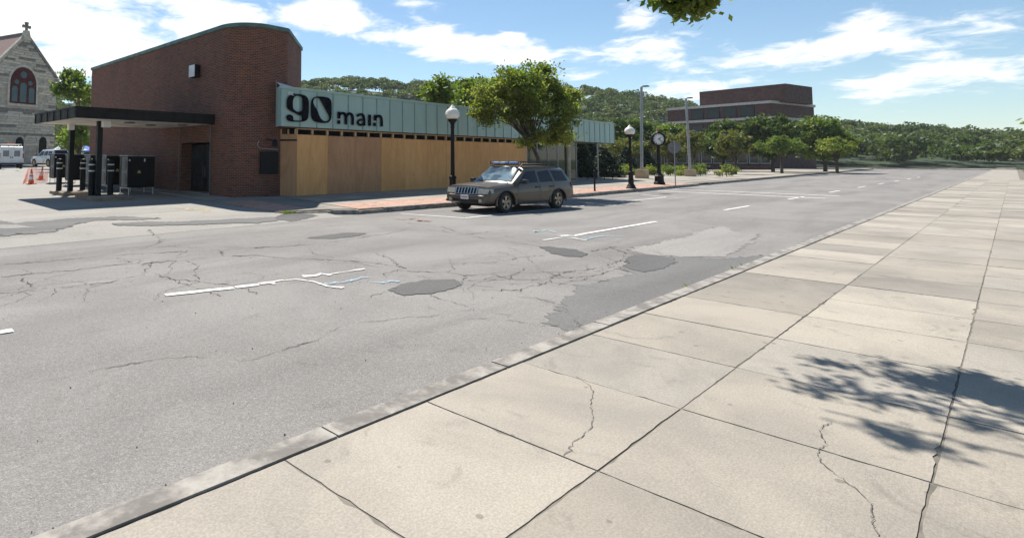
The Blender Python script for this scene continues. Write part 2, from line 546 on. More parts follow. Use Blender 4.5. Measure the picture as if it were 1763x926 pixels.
black_sign = M('sign_black', (0.008, 0.008, 0.013), 0.8, spec=0.1)
ply_y = M_ply('plywood', (0.74, 0.41, 0.17), (0.65, 0.335, 0.125))
ply_g = M_ply('plywood_weathered', (0.52, 0.29, 0.15), (0.43, 0.23, 0.115))
lumber = M('lumber', (0.56, 0.37, 0.2), 0.75, (0.46, 0.29, 0.15), 4, 0.2, 40, stretch=(1, 1, 0.2))
dark_void = M('dark_interior', (0.02, 0.02, 0.022), 0.9)
black_metal = M('black_metal', (0.009, 0.009, 0.01), 0.55, (0.014, 0.013, 0.013), 5, spec=0.2)
brown_black = M('dark_bronze_metal', (0.018, 0.015, 0.013), 0.6, (0.013, 0.011, 0.01), 2, spec=0.2)
soffit = M('soffit_white', (0.8, 0.75, 0.66), 0.8, (0.55, 0.5, 0.43), 1.2)
white_p = M('white_paint', (0.76, 0.76, 0.74), 0.5, (0.66, 0.66, 0.63), 2)
globe_m = M('globe_white', (0.83, 0.79, 0.68), 0.25, (0.76, 0.71, 0.6), 3, spec=0.5)
grey_m = M('galvanised_grey', (0.36, 0.36, 0.36), 0.5, (0.28, 0.28, 0.285), 3, metal=0.3)
unit_grey = M('unit_grey', (0.12, 0.12, 0.12), 0.55, (0.16, 0.16, 0.155), 3)
timber_m = M('island_kerb', (0.3, 0.22, 0.14), 0.9, (0.19, 0.14, 0.1), 3, 0.4, 30)
orange = M('safety_orange', (0.85, 0.12, 0.035), 0.6, (0.7, 0.1, 0.03), 4)
stone_a = M('church_stone_a', (0.6, 0.54, 0.43), 0.9, (0.4, 0.36, 0.295), 2.6, 0.8, 9)
stone_b = M('church_stone_b', (0.52, 0.465, 0.375), 0.9, (0.33, 0.3, 0.25), 2.6, 0.8, 9)
stone_c = M('church_stone_c', (0.58, 0.53, 0.45), 0.9, (0.42, 0.385, 0.33), 2.6, 0.8, 9)
stone_d = M('church_stone_dark', (0.25, 0.23, 0.2), 0.9, (0.14, 0.13, 0.115), 2.2, 0.8, 9)
mortar_m = M('church_mortar', (0.45, 0.4, 0.32), 0.95, (0.32, 0.29, 0.24), 1.5, 0.5, 20)
red_paint = M('red_window_paint', (0.085, 0.018, 0.016), 0.7, (0.06, 0.014, 0.013), 4, spec=0.2)
stained = M('stained_glass', (0.07, 0.115, 0.115), 0.25, (0.035, 0.07, 0.085), 5)
red_slate = M('red_slate', (0.32, 0.16, 0.13), 0.8, (0.26, 0.2, 0.165), 1.2, 0.3, 12, stretch=(0.25, 1, 2.2))
glass_dk = M_glass('dark_glass')
glass_store = M_glass('storefront_glass', (0.02, 0.026, 0.02), 0.04, 0.45)
bark = M('bark', (0.11, 0.08, 0.055), 0.9, (0.06, 0.045, 0.032), 7, 0.8, 22, stretch=(1, 1, 0.25))
leaf_main = M_leaf('leaf_street_tree', (0.125, 0.15, 0.042), (0.185, 0.21, 0.06), (0.27, 0.29, 0.1), 0.56)
leaf_light = M_leaf('leaf_light', (0.1, 0.15, 0.03), (0.14, 0.185, 0.042), (0.2, 0.23, 0.065), 0.45)
leaf_dark = M_leaf('leaf_conifer', (0.014, 0.03, 0.014), (0.02, 0.042, 0.02), (0.03, 0.058, 0.026), 0.12)
leaf_yellow = M_leaf('leaf_yellow_green', (0.1, 0.12, 0.03), (0.15, 0.155, 0.045), (0.19, 0.16, 0.06))
leaf_hill = M_leaf('leaf_hillside', (0.072, 0.098, 0.036), (0.102, 0.13, 0.046), (0.145, 0.165, 0.06), 0.38, 0.07, (0.56, 0.7, 0.66))
leaf_hill2 = M_leaf('leaf_plaza', (0.06, 0.09, 0.028), (0.09, 0.125, 0.038), (0.135, 0.165, 0.055), 0.38)
grass_m = M('grass_ground', (0.07, 0.095, 0.03), 0.95, (0.05, 0.07, 0.024), 0.2)
hill_m = M('hill_floor', (0.03, 0.05, 0.018), 1.0, (0.022, 0.036, 0.014), 0.05)


# ------------------------------------------------------------------ ground, road, pavements
def uvproj(o, fn):
    me = o.data
    uvl = me.uv_layers.new(name='UVMap')
    for p in me.polygons:
        for li in p.loop_indices:
            uvl.data[li].uv = fn(me.vertices[me.loops[li].vertex_index].co, p.normal)
    return o


def lerp_tab(tab, x):
    if x <= tab[0][0]: return tab[0][1]
    for (a, b), (c, d) in zip(tab, tab[1:]):
        if x <= c: return b + (d - b) * (x - a) / (c - a)
    return tab[-1][1]


LOTZ = [(13.2, 0.004), (15, 0.13), (18, 0.19), (23, 0.235), (30, 0.3), (50, 0.6), (62, 0.8), (140, 0.9)]
KERB = [(13.1, 13.5), (15.5, 13.42), (17.4, 13.3), (27, 12.5), (34, 12.42), (44.7, 12.35)]


def lotz(y): return lerp_tab(LOTZ, y)
def yk(x): return lerp_tab(KERB, x)
def yn(x): return 2.93 - 0.05 * x


def zwalk(x, y):
    front = lerp_tab([(0, 0.16), (2.5, 0.25), (5.0, 0.3), (40, 0.4)], y - yk(x))
    side = lotz(y) + 0.035 + 0.03 * max(0, min(1.6, x - 10.5))
    t = max(0.0, min(1.0, (x - 12.4) / 0.9))
    return side * (1 - t) + front * t


def sheet(name, polys, mat, parent=None, zf=None):
    """flat sheet from (x,y) polygons draped on zf"""
    mb = MB()
    for p in polys:
        n = len(p)
        a = sum(p[i][0] * p[(i + 1) % n][1] - p[(i + 1) % n][0] * p[i][1] for i in range(n))
        if a < 0: p = p[::-1]
        vs = [(x, y, zf(x, y)) for x, y in p]
        if n <= 4: mb.add(vs, [tuple(range(n))])
        else:
            fs = []
            for a_, b_, c_ in tessellate_polygon([[Vector((x, y, 0)) for x, y in p]]):
                ar = (p[b_][0] - p[a_][0]) * (p[c_][1] - p[a_][1]) - (p[c_][0] - p[a_][0]) * (p[b_][1] - p[a_][1])
                fs.append((a_, b_, c_) if ar > 0 else (a_, c_, b_))
            mb.add(vs, fs)
    return mb.build(name, mat, parent)


ground = tag(sheet('ground', [[(-1500, -1500), (1800, -1500), (1800, 2200), (-1500, 2200)]], grass_m, zf=lambda x, y: -0.12), kind='structure')
road = tag(sheet('road', [[(-90, yn(-90) - 0.3), (260, yn(260) - 0.3), (260, 14.8), (-90, 14.8)]], asphalt, zf=lambda x, y: 0.0), kind='structure')
# parking lot: a draped grid
mb = MB()
xs = [-90, -50, -20, -6, 0, 6, 9, 12.2]
ys = [13.2, 13.8, 14.4, 15, 16.5, 18, 20.5, 23, 26, 30, 36, 43, 50, 62, 90, 140]
for i in range(len(xs) - 1):
    for j in range(len(ys) - 1):
        q = [(xs[i], ys[j]), (xs[i + 1], ys[j]), (xs[i + 1], ys[j + 1]), (xs[i], ys[j + 1])]
        mb.add([(x, y, lotz(y)) for x, y in q], [(0, 1, 2, 3)])
lot = tag(mb.build('parking_lot', asphalt_lot), kind='structure')
# asphalt behind the building, between it and the church
tag(sheet('rear_lot', [[(12.2, 36.3), (90, 36.3), (90, 140), (12.2, 140)]], asphalt_lot, zf=lambda x, y: lotz(y) - 0.01), kind='structure')

walk = tag(sheet('sidewalk', [[(10.75, 14.6), (11.4, 14.45), (12.4, 14.2), (13.2, 13.62), (13.2, 19.3), (12.2, 19.8), (12.05, 27.6), (11.1, 27.6), (11.25, 23.0), (10.95, 19.4), (10.7, 16.6)]] +
                 [[(x, yk(x) + 0.1), (x + 1, yk(x + 1) + 0.1), (x + 1, yk(x + 1) + d1), (x, yk(x) + d1)] if False else
                  [(x, yk(x) + d0), (x + 1.0, yk(x + 1) + d0), (x + 1.0, yk(x + 1) + d1), (x, yk(x) + d1)]
                  for x in [13.2 + k for k in range(31)] for d0, d1 in ((0.1, 2.5), (2.5, 4.0), (4.0, 6.4))] +
                 [[(38.2, 17.6), (60.1, 17.6), (60.1, 27), (38.2, 27)], [(44.2, 12.5), (45.5, 12.9), (60.1, 12.9), (60.1, 17.6), (44.2, 17.6)]],
                 joint_m, zf=lambda x, y: zwalk(x, y) - 0.022), kind='structure')


def slab(q, mat, parent, zf, name='slab', top=0.0, gap=0.01, th=0.06, rough=0.0):
    cx = sum(p[0] for p in q) / len(q); cy = sum(p[1] for p in q) / len(q)
    q2 = []
    for x, y in q:
        d = math.hypot(x - cx, y - cy)
        q2.append((x + (cx - x) / d * gap, y + (cy - y) / d * gap))
    dz = rng.uniform(-0.004, 0.004)
    if rough:      # worn, chipped edges
        q3 = []
        for i in range(len(q2)):
            a = Vector(q2[i]); b = Vector(q2[(i + 1) % len(q2)]); k = 16
            for j in range(k):
                p = a.lerp(b, j / k); chip = rng.random() < 0.05
                d = math.hypot(p.x - cx, p.y - cy); w = abs(rng.gauss(0, rough)) + (rng.uniform(0.008, 0.022) if chip else 0)
                q3.append((p.x + (cx - p.x) / d * w, p.y + (cy - p.y) / d * w))
        q2 = q3; dz *= 0.6
    return MB().prism(q2, lambda x, y: zf(x, y) - th, lambda x, y: zf(x, y) + top + dz).build(name, mat, parent)


# kerbstones of the far pavement
kx = [13.1, 14.3] + [14.3 + 2.2 * i for i in range(1, 14)] + [44.7]
for a, b in zip(kx, kx[1:]):
    dzk = rng.uniform(-0.012, 0.012); dy = rng.uniform(-0.02, 0.02)
    if 12.9 < a < 14: dzk = -0.05
    q = [(a + 0.008, yk(a) + dy), (b - 0.008, yk(b) + dy), (b - 0.008, yk(b) + dy + 0.15), (a + 0.008, yk(a) + dy + 0.15)]
    MB().prism(q, -0.1, lambda x, y: 0.165 + dzk).build('kerbstone', granite, walk)
for pts, zz in (([(10.6, 14.75), (11.4, 14.33), (11.46, 14.47), (10.75, 14.85)], 0.13), ([(11.42, 14.32), (12.4, 14.05), (12.45, 14.2), (11.48, 14.46)], 0.11), ([(12.42, 14.04), (13.1, 13.5), (13.2, 13.63), (12.47, 14.2)], 0.14),
                ([(44.72, 12.35), (46.3, 12.45), (46.3, 12.62), (44.72, 12.5)], 0.13), ([(46.33, 12.45), (48.3, 12.6), (48.3, 12.78), (46.33, 12.62)], 0.05)):
    MB().prism(pts, -0.1, zz).build('kerbstone', granite, walk)
# brick band, then rows of concrete slabs
for k in range(15):
    a = 13.25 + 2.1 * k; b = min(a + 2.1, 44.6)
    o = slab([(a, yk(a) + 0.16), (b, yk(b) + 0.16), (b, yk(b) + 1.6), (a, yk(a) + 1.6)], paver_m, walk, zwalk, 'brick_band', gap=0.004)
    uvproj(o, lambda co, n: (co.x, co.y))
for r, (d0, d1) in enumerate(((1.6, 2.8), (2.8, 4.0), (4.0, 6.4))):
    for k in range(21):
        a = 13.25 + 1.5 * k + (0.4 if r == 1 else 0); b = min(a + 1.5, 44.6)
        if a > 44: continue
        y1a, y1b = yk(a) + d1, yk(b) + d1
        if r == 2 and a < 38: y1a, y1b = min(y1a, 19.0), min(y1b, 19.0)
        slab([(a, yk(a) + d0), (b, yk(b) + d0), (b, y1b), (a, y1a)], concrete if (k * 7 + r * 3) % 4 else concrete_b, walk, zwalk)
for i in range(14):
    for j in range(6):
        a = 38.3 + 1.55 * i; c = 18.6 + 1.4 * j
        slab([(a, c), (a + 1.55, c), (a + 1.55, c + 1.4), (a, c + 1.4)], concrete if (i * 3 + j) % 4 else concrete_b, walk, zwalk)
for i in range(10):
    for j in range(4):
        a = 44.65 + 1.55 * i; c = 13.0 + 1.4 * j
        slab([(a, c), (a + 1.55, c), (a + 1.55, c + 1.4), (a, c + 1.4)], concrete if (i * 3 + j) % 4 else concrete_b, walk, zwalk)
for i in range(9):     # strip between the kerb and the plaza slabs
    a = 44.7 + 1.7 * i; b = a + 1.7
    f0 = lambda x: 12.52 + 0.07 * max(0, min(1, (x - 44.7) / 3.6)) if x < 48.4 else 12.62
    slab([(a, f0(a)), (b, f0(b)), (b, 13.02), (a, 13.02)], concrete_b if i % 2 else concrete, walk, lambda x, y: min(zwalk(x, y), 0.155), gap=0.004)
# wrap round the brick corner
edge = [(10.75, 14.7), (10.7, 16.6), (10.85, 18.2), (10.98, 19.6), (11.1, 21.2), (11.25, 23.0), (11.2, 24.6), (11.12, 26.2), (11.1, 27.5)]
for (xa, ya), (xb, yb) in zip(edge, edge[1:]):
    xr0 = 13.2 if ya < 19 else 12.03; xr1 = 13.2 if yb < 19 else 12.03
    mid0, mid1 = (xa + xr0) / 2, (xb + xr1) / 2
    red = 14.5 < ya < 17
    if ya < 19:
        o = slab([(xa, ya), (mid0, ya), (mid1, yb), (xb, yb)], paver_m if red else concrete_b, walk, zwalk)
        if red: uvproj(o, lambda co, n: (co.x, co.y))
        slab([(mid0, ya), (xr0, ya), (xr1 if yb < 19 else 13.2, yb), (mid1, yb)], concrete_b, walk, zwalk)
    else:
        slab([(xa, ya), (xr0, ya), (xr1, yb), (xb, yb)], concrete_b, walk, zwalk)
slab([(11.3, 14.55), (12.4, 14.3), (13.2, 13.7), (13.2, 14.7), (10.9, 14.7)], concrete_b, walk, zwalk)

# pavement farther along the street
walk2 = tag(MB().prism([(60.1, 12.3), (160, 11), (160, 60), (60.1, 60)], -0.1, 0.2).build('plaza_pavement', concrete), kind='structure')
tag(sheet('planting_bed', [[(60.1, 27.0), (38.2, 27.0), (38.2, 60), (60.1, 60)]], grass_m, zf=lambda x, y: 0.28), kind='structure')
for k in range(40):
    a = 48.5 + 2.4 * k; f_ = lambda x: 12.35 - 0.0124 * (x - 55)
    MB().prism([(a, f_(a)), (a + 2.38, f_(a + 2.38)), (a + 2.38, f_(a + 2.38) + 0.17), (a, f_(a) + 0.17)], -0.1, 0.17).build('kerbstone', granite, walk2)

# near pavement, where the photographer stands
near = tag(sheet('near_sidewalk', [[(-60, yn(-60) - 0.1), (-60, -30), (200, -30), (200, yn(200) - 0.1)]], joint_m, zf=lambda x, y: 0.1355), kind='structure')
tag(sheet('lawn', [[(29.1, yn(29.1) - 3.8), (240, yn(240) - 3.8), (240, -60), (29.1, -60)]], grass_m, zf=lambda x, y: 0.15), kind='structure')
for k in range(24):
    a = -12 + 1.8 * k; b = a + 1.8; dzk = rng.uniform(-0.004, 0.004); dy = rng.uniform(-0.003, 0.003)
    MB().prism([(a + 0.008, yn(a) + dy), (b - 0.008, yn(b) + dy), (b - 0.008, yn(b) - 0.16 + dy), (a + 0.008, yn(a) - 0.16 + dy)], -0.1, 0.15 + dzk).build('kerbstone', granite, near)
MB().prism([(31.2, yn(31.2)), (200, yn(200)), (200, yn(200) - 0.16), (31.2, yn(31.2) - 0.16)], -0.1, 0.15).build('kerb_run', granite, near)
for r in range(5):
    d0, d1 = 0.17 + 1.2 * r, 0.17 + 1.2 * (r + 1)
    for k in range(75 if r < 3 else 32):
        a = -10 + 1.2 * k
        slab([(a, yn(a) - d0), (a + 1.2, yn(a + 1.2) - d0), (a + 1.2, yn(a + 1.2) - d1), (a, yn(a) - d1)], concrete if (k * 5 + r * 3) % 4 else concrete_b, near, lambda x, y: 0.14, gap=0.006, rough=0.0035 if a < 16 else 0.0)


tag(sheet('sidewalk_continuation', [[(80.1, yn(80.1) - 0.17), (240, yn(240) - 0.17), (240, yn(240) - 3.2), (80.1, yn(80.1) - 3.2)]], concrete_b, zf=lambda x, y: 0.139), kind='structure')

# ---- road patches, cracks, markings
def jag(pts, amp, step=0.12, close=True):
    out = []
    pts = [tuple(p) for p in pts]
    if close:      # coarse wander first, fine crumble after
        q = []
        for i in range(len(pts)):
            a = Vector(pts[i]); b = Vector(pts[(i + 1) % len(pts)]); k = max(1, int((b - a).length / 0.5))
            for j in range(k):
                p = a.lerp(b, j / k); q.append((p.x + rng.gauss(0, amp * 1.8), p.y + rng.gauss(0, amp * 1.8)))
        pts = q; step = 0.06
    n = len(pts)
    for i in range(n if close else n - 1):
        a = Vector(pts[i]); b = Vector(pts[(i + 1) % n])
        k = max(1, int((b - a).length / step))
        for j in range(k):
            p = a.lerp(b, j / k)
            out.append((p.x + rng.gauss(0, amp), p.y + rng.gauss(0, amp)))
    if not close: out.append(tuple(pts[-1]))
    return out


def rsurf(x, y):   # road or lot surface
    return 0.0 if y < 13.2 else lotz(y)


def patch(pix, mat, lvl, name='patch', amp=0.03, z=0.0, parent=None, ring=0.1):
    P = jag([gp(u, v, z)[:2] for u, v in pix], amp, 0.15)
    n = len(P)
    if sum(P[i][0] * P[(i + 1) % n][1] - P[(i + 1) % n][0] * P[i][1] for i in range(n)) < 0: P = P[::-1]
    O = []
    for i in range(n):
        a = P[i - 3]; b = P[(i + 3) % n]; d = math.hypot(b[0] - a[0], b[1] - a[1]) or 1e-6
        O.append((P[i][0] + (b[1] - a[1]) / d * ring, P[i][1] - (b[0] - a[0]) / d * ring))
    zf = lambda x, y: rsurf(x, y) + lvl
    vs = [(x, y, zf(x, y)) for x, y in P + O]
    fs = []
    for a_, b_, c_ in tessellate_polygon([[Vector((x, y, 0)) for x, y in P]]):
        ar = (P[b_][0] - P[a_][0]) * (P[c_][1] - P[a_][1]) - (P[c_][0] - P[a_][0]) * (P[b_][1] - P[a_][1])
        fs.append((a_, b_, c_) if ar > 0 else (a_, c_, b_))
    fs += [(i, i + n, (i + 1) % n + n, (i + 1) % n) for i in range(n)]
    o = MB().add(vs, fs).build(name, mat, parent or road)
    at = o.data.attributes.new('edge', 'FLOAT', 'POINT')
    at.data.foreach_set('value', [1.3] * n + [-0.1] * n)
    return o


def ribbon(pts, w, mat, lvl, name, parent, wj=0.35, zf=rsurf, step=0.1, amp=0.0):
    P = jag(pts, amp, step, close=False)
    L_, R_ = [], []
    n = len(P)
    for i, p in enumerate(P):
        a = P[max(0, i - 1)]; b = P[min(n - 1, i + 1)]
        d = math.hypot(b[0] - a[0], b[1] - a[1]) or 1e-6
        nx, ny = -(b[1] - a[1]) / d, (b[0] - a[0]) / d
        ww = w / 2 if not callable(w) else w(i / (n - 1)) / 2
        l = ww * (1 + rng.uniform(-wj, wj)); r = ww * (1 + rng.uniform(-wj, wj))
        L_.append((p[0] + nx * l, p[1] + ny * l)); R_.append((p[0] - nx * r, p[1] - ny * r))
    vs = [(x, y, zf(x, y) + lvl) for x, y in L_ + R_]
    return MB().add(vs, [(i + n, i + 1 + n, i + 1, i) for i in range(n - 1)]).build(name, mat, parent)


def pr(pix, z=0.0): return [gp(u, v, z)[:2] for u, v in pix]


# darker resurfaced ground at the lower right, and the pale worn area beside it
patch([(985, 512), (1010, 494), (1080, 472), (1085, 462), (1130, 447), (1163, 444), (1240, 446), (1320, 440), (1245, 478), (1195, 499), (1120, 530), (1000, 575), (960, 560)], asphalt_mid, 0.004, 'resurfaced_area', 0.035)
patch([(1083, 431), (1140, 419), (1203, 402), (1245, 391), (1262, 400), (1300, 402), (1285, 422), (1238, 441), (1165, 442), (1115, 438)], asphalt_pale, 0.005, 'worn_area', 0.03)
patch([(1075, 454), (1088, 444), (1105, 439), (1130, 440), (1152, 446), (1156, 454), (1140, 463), (1105, 467), (1085, 462)], asphalt_new, 0.010, 'patch', 0.025)
patch([(932, 425), (950, 426), (985, 430), (1009, 437), (1000, 442), (972, 441), (955, 437)], asphalt_new, 0.008, 'patch', 0.02)
patch([(672, 499), (700, 489), (735, 484), (775, 484), (792, 489), (775, 497), (735, 504), (700, 508)], asphalt_new, 0.008, 'patch', 0.02)
patch([(538, 410), (565, 405), (595, 401), (628, 402), (610, 407), (575, 411)], asphalt_new, 0.008, 'patch', 0.02)
patch([(470, 379), (500, 373), (530, 373), (545, 374), (520, 378), (495, 381)], asphalt_new, 0.008, 'patch', 0.03)
patch([(-10, 393), (40, 395), (80, 392), (130, 387), (180, 384), (215, 383), (270, 385), (250, 387), (205, 388), (160, 390), (125, 395), (118, 401), (90, 406), (40, 411), (-10, 413)], asphalt_mid, 0.010, 'tar_strip', 0.05)
patch([(200, 394), (300, 389), (400, 383), (470, 378), (470, 382), (400, 387), (300, 392), (200, 396)], asphalt_mid, 0.013, 'tar_strip', 0.03)
patch([(30, 398), (55, 402), (-10, 405), (-10, 399)], asphalt_pale, 0.014, 'worn_area', 0.03)

CR = [[(0, 477), (60, 472), (130, 465), (175, 458), (240, 454), (300, 450), (340, 445), (400, 441), (440, 440), (490, 445), (560, 447)],
      [(35, 480), (60, 496), (95, 497), (150, 490), (190, 486), (230, 476), (262, 470), (300, 482), (340, 498), (380, 510)],
      [(80, 498), (40, 503), (0, 505)], [(250, 470), (262, 452), (245, 456)], [(285, 480), (345, 485), (400, 491), (445, 507)],
      [(320, 448), (342, 460), (335, 470), (345, 484)], [(0, 456), (60, 452), (140, 445), (260, 436), (320, 433), (390, 430), (460, 426), (530, 421), (585, 416)],
      [(255, 399), (280, 413), (270, 420), (240, 427), (290, 424), (350, 427), (420, 425)], [(150, 448), (205, 444), (225, 452), (180, 458)],
      [(375, 431), (385, 440)], [(600, 411), (660, 404), (700, 395)], [(640, 433), (675, 447), (695, 462), (660, 472), (665, 478)],
      [(700, 467), (770, 469), (800, 475), (845, 471), (870, 480), (920, 482)], [(800, 478), (795, 484), (870, 481)], [(780, 455), (830, 453), (870, 450), (888, 444), (875, 438), (860, 434)],
      [(888, 444), (935, 440)], [(700, 395), (760, 398), (830, 410), (880, 417), (935, 425)], [(875, 480), (890, 470), (905, 461)], [(965, 470), (940, 486), (890, 500), (830, 500)],
      [(965, 470), (1030, 462), (1075, 446), (1078, 436), (1050, 426), (1020, 432)], [(1078, 432), (1130, 420), (1203, 402)], [(1078, 436), (1130, 440)], [(960, 489), (1000, 482), (1040, 470), (1076, 458)],
      [(1128, 432), (1140, 439), (1165, 441)], [(1015, 433), (1045, 429), (1060, 424)], [(700, 384), (760, 390), (800, 404), (870, 396)], [(640, 510), (680, 499)],
      [(560, 447), (640, 452), (700, 462)], [(940, 470), (975, 478), (1010, 476)]]
for k, c in enumerate(CR):
    ww = [0.019, 0.014, 0.011][k % 3]
    ribbon(pr(c), lambda t, ww=ww, k=k: ww * max(0.3, 0.75 + 0.7 * math.sin(19 * t + k) + 0.6 * math.sin(47 * t + 2 * k)), crack_m, 0.0065, 'crack', road, 0.6, amp=0.028, step=0.06)
for k in range(15):    # cracks over the rest of the road
    x = rng.uniform(-1, 34); y = rng.uniform(max(yn(x) + 0.4, 3), 11.5)
    if k < 7: x = rng.uniform(0.5, 9); y = rng.uniform(yn(x) + 0.2, 6.0)
    elif x < 20 and y > 6: x += 14
    h_ = rng.choice((0, 0.2, -0.3, 1.4, 1.7, 0.8)); pts = [(x, y)]
    for j in range(rng.randint(8, 22)):
        h_ += rng.gauss(0, 0.35)
        x += 0.28 * math.cos(h_); y += 0.28 * math.sin(h_)
        if y < yn(x) + 0.1 or y > 12: break
        pts.append((x, y))
    if len(pts) > 4:
        ribbon(pts, lambda t, k=k: 0.006 * max(0.15, 0.8 + 0.7 * math.sin(23 * t + k) + 0.6 * math.sin(61 * t)), crack_m, 0.0068, 'crack', road, 0.6, amp=0.013, step=0.035)

gk = random.Random(41)     # fine branches off the main cracks
for k, c in enumerate(CR):
    P = pr(c)
    for q_ in P[1:-1]:
        if gk.random() < 0.75:
            x, y = q_; h_ = gk.uniform(0, 6.28); pts = [(x, y)]
            for j in range(gk.randint(5, 14)):
                h_ += gk.gauss(0, 0.3); x += 0.17 * math.cos(h_); y += 0.12 * math.sin(h_)
                if y > 12 or y < yn(x) + 0.15: break
                pts.append((x, y))
            if len(pts) > 3: ribbon(pts, lambda t, k=k: 0.009 * (1 - 0.75 * t), crack_m, 0.0066, 'crack', road, 0.6, amp=0.016, step=0.06)
# grit gathered in the gutters
dirt_m = M('gutter_grit', (0.15, 0.13, 0.105), 0.95, (0.22, 0.2, 0.175), 7, 0.6, 60, mottle=(0.4, 0.6))
for k in range(16):
    a = rng.uniform(-2, 30); l = rng.uniform(0.8, 3.0)
    ribbon([(a + l * t / 6, yn(a + l * t / 6) + 0.035) for t in range(7)], lambda t: 0.02 + 0.13 * math.sin(math.pi * t) ** 0.7, dirt_m, 0.0055, 'gutter_grit', road, 0.7, step=0.06)
for k in range(12):
    a = rng.uniform(14, 42); l = rng.uniform(0.8, 2.5)
    ribbon([(a + l * t / 6, yk(a + l * t / 6) - 0.03) for t in range(7)], lambda t: 0.02 + 0.16 * math.sin(math.pi * t) ** 0.7, dirt_m, 0.0055, 'gutter_grit', road, 0.7, step=0.08)
mb = MB(); gq = random.Random(5)
for k in range(1500):
    x = gq.uniform(0, 22); y = yn(x) + abs(gq.gauss(0, 0.12)) + 0.01
    if k % 3 == 0: y = gq.uniform(yn(x) + 0.1, 12)
    r = gq.uniform(0.003, 0.009)
    mb.add([(x - r, y - r * .6, 0.004), (x + r, y - r, 0.004), (x + r * .4, y + r, 0.004), (x, y, 0.006 + r)], [(0, 1, 3), (1, 2, 3), (2, 0, 3)])
gv = mb.build('loose_gravel', granite, road); gv['kind'] = 'stuff'

for k, (x, y, h_) in enumerate(((3.2, 1.6, 0.4), (6.1, 1.9, 2.2), (8.4, 0.9, 1.0), (11.5, 1.2, 2.6), (4.9, 0.6, 1.9))):
    pts = [(x, y)]
    for j in range(14):
        h_ += rng.gauss(0, 0.3); x += 0.1 * math.cos(h_); y += 0.1 * math.sin(h_)
        if y > yn(x) - 0.2: break
        pts.append((x, y))
    ribbon(pts, lambda t: 0.004 * (0.4 + abs(math.sin(21 * t))), crack_m, 0.0, 'crack', near, 0.6, zf=lambda x, y: 0.1465, step=0.02, amp=0.005)

# painted lines
def seg(p, q, w, mat=paint_w, name='road_line', lvl=0.012, amp=0.004):
    return ribbon([p, q], w, mat, lvl, name, road, 0.09, step=0.12, amp=amp)
seg(gp(285, 509)[:2], gp(402, 496.3)[:2], 0.13)
seg(gp(405, 495.5)[:2], gp(444, 491)[:2], 0.13)
seg(gp(1000, 404)[:2], gp(1130, 382)[:2], 0.12)
_a, _b = Vector(gp(1000, 404)[:2]), Vector(gp(1130, 382)[:2]); _d = (_b - _a).normalized()
for k in range(1, 9): seg(_b + _d * (9.1 * k - 3.0), _b + _d * (9.1 * k), 0.12)
seg(_a - _d * 14.9, _a - _d * 12.2, 0.13)
seg(gp(800, 376)[:2], gp(1147, 340)[:2], 0.1)
seg(gp(800, 376)[:2], gp(690, 368.3)[:2], 0.1)
seg(gp(1147, 340)[:2], gp(1105, 335.5)[:2], 0.1)
seg((36.2, 11.9), (35.6, 4.2), 0.3); seg((39.2, 11.9), (38.6, 4.0), 0.3)
# surveyors' spray marks
S8 = lambda x, y: (300 + x / 4.4075, 340 + y / 4.4075)
ribbon(pr([S8(650, 660), S8(720, 650), S8(800, 634), S8(930, 625), S8(1050, 642), S8(1170, 680), S8(1280, 690)]), lambda t: 0.045 if 0.15 < t < 0.85 else 0.1, spray_w, 0.013, 'spray_mark', road, 0.4)
ribbon(pr([S8(980, 602), S8(1060, 600), S8(1120, 585), S8(1190, 592)]), 0.12, spray_w, 0.013, 'spray_mark', road, 0.6, amp=0.02)
ribbon(pr([S8(1190, 585), S8(1300, 568), S8(1445, 545)]), lambda t: 0.03 if t < 0.6 else 0.07, spray_w, 0.014, 'spray_mark', road, 0.4)
ribbon(pr([S8(1150, 668), S8(1290, 645), S8(1430, 612), S8(1480, 608)]), 0.06, spray_b, 0.0145, 'spray_mark', road, 0.8, amp=0.015)
ribbon(pr([S8(1500, 640), S8(1580, 650), S8(1650, 640), S8(1710, 645)]), 0.08, spray_b, 0.0145, 'spray_mark', road, 0.8, amp=0.03)
ribbon(pr([S8(640, 665), S8(700, 655), S8(770, 658)]), 0.07, spray_w, 0.0135, 'spray_mark', road, 0.7, amp=0.02)
ribbon(pr([(936, 414), (950, 412), (968, 409.5), (985, 410), (1010, 415)]), 0.07, spray_w, 0.013, 'spray_mark', road, 0.4)
ribbon(pr([(966, 407.5), (975, 406), (990, 406.5), (1001, 404.5)]), 0.12, spray_w, 0.013, 'spray_mark', road, 0.7, amp=0.03)
ribbon(pr([(903, 398), (915, 397), (925, 400), (940, 396), (958, 401)]), 0.07, spray_b, 0.013, 'spray_mark', road, 0.8, amp=0.05)
ribbon(pr([(1005, 414), (1025, 409), (1045, 406.5), (1072, 408)]), 0.07, spray_b, 0.0145, 'spray_mark', road, 0.8, amp=0.03)
ribbon(pr([(310, 362), (330, 366), (345, 364), (362, 369)], 0.1), 0.35, spray_y, 0.012, 'spray_mark', lot, 0.7, amp=0.06)
ribbon(pr([(690, 379), (715, 377), (735, 382)]), 0.45, spray_r, 0.011, 'spray_mark', road, 0.6, amp=0.06)


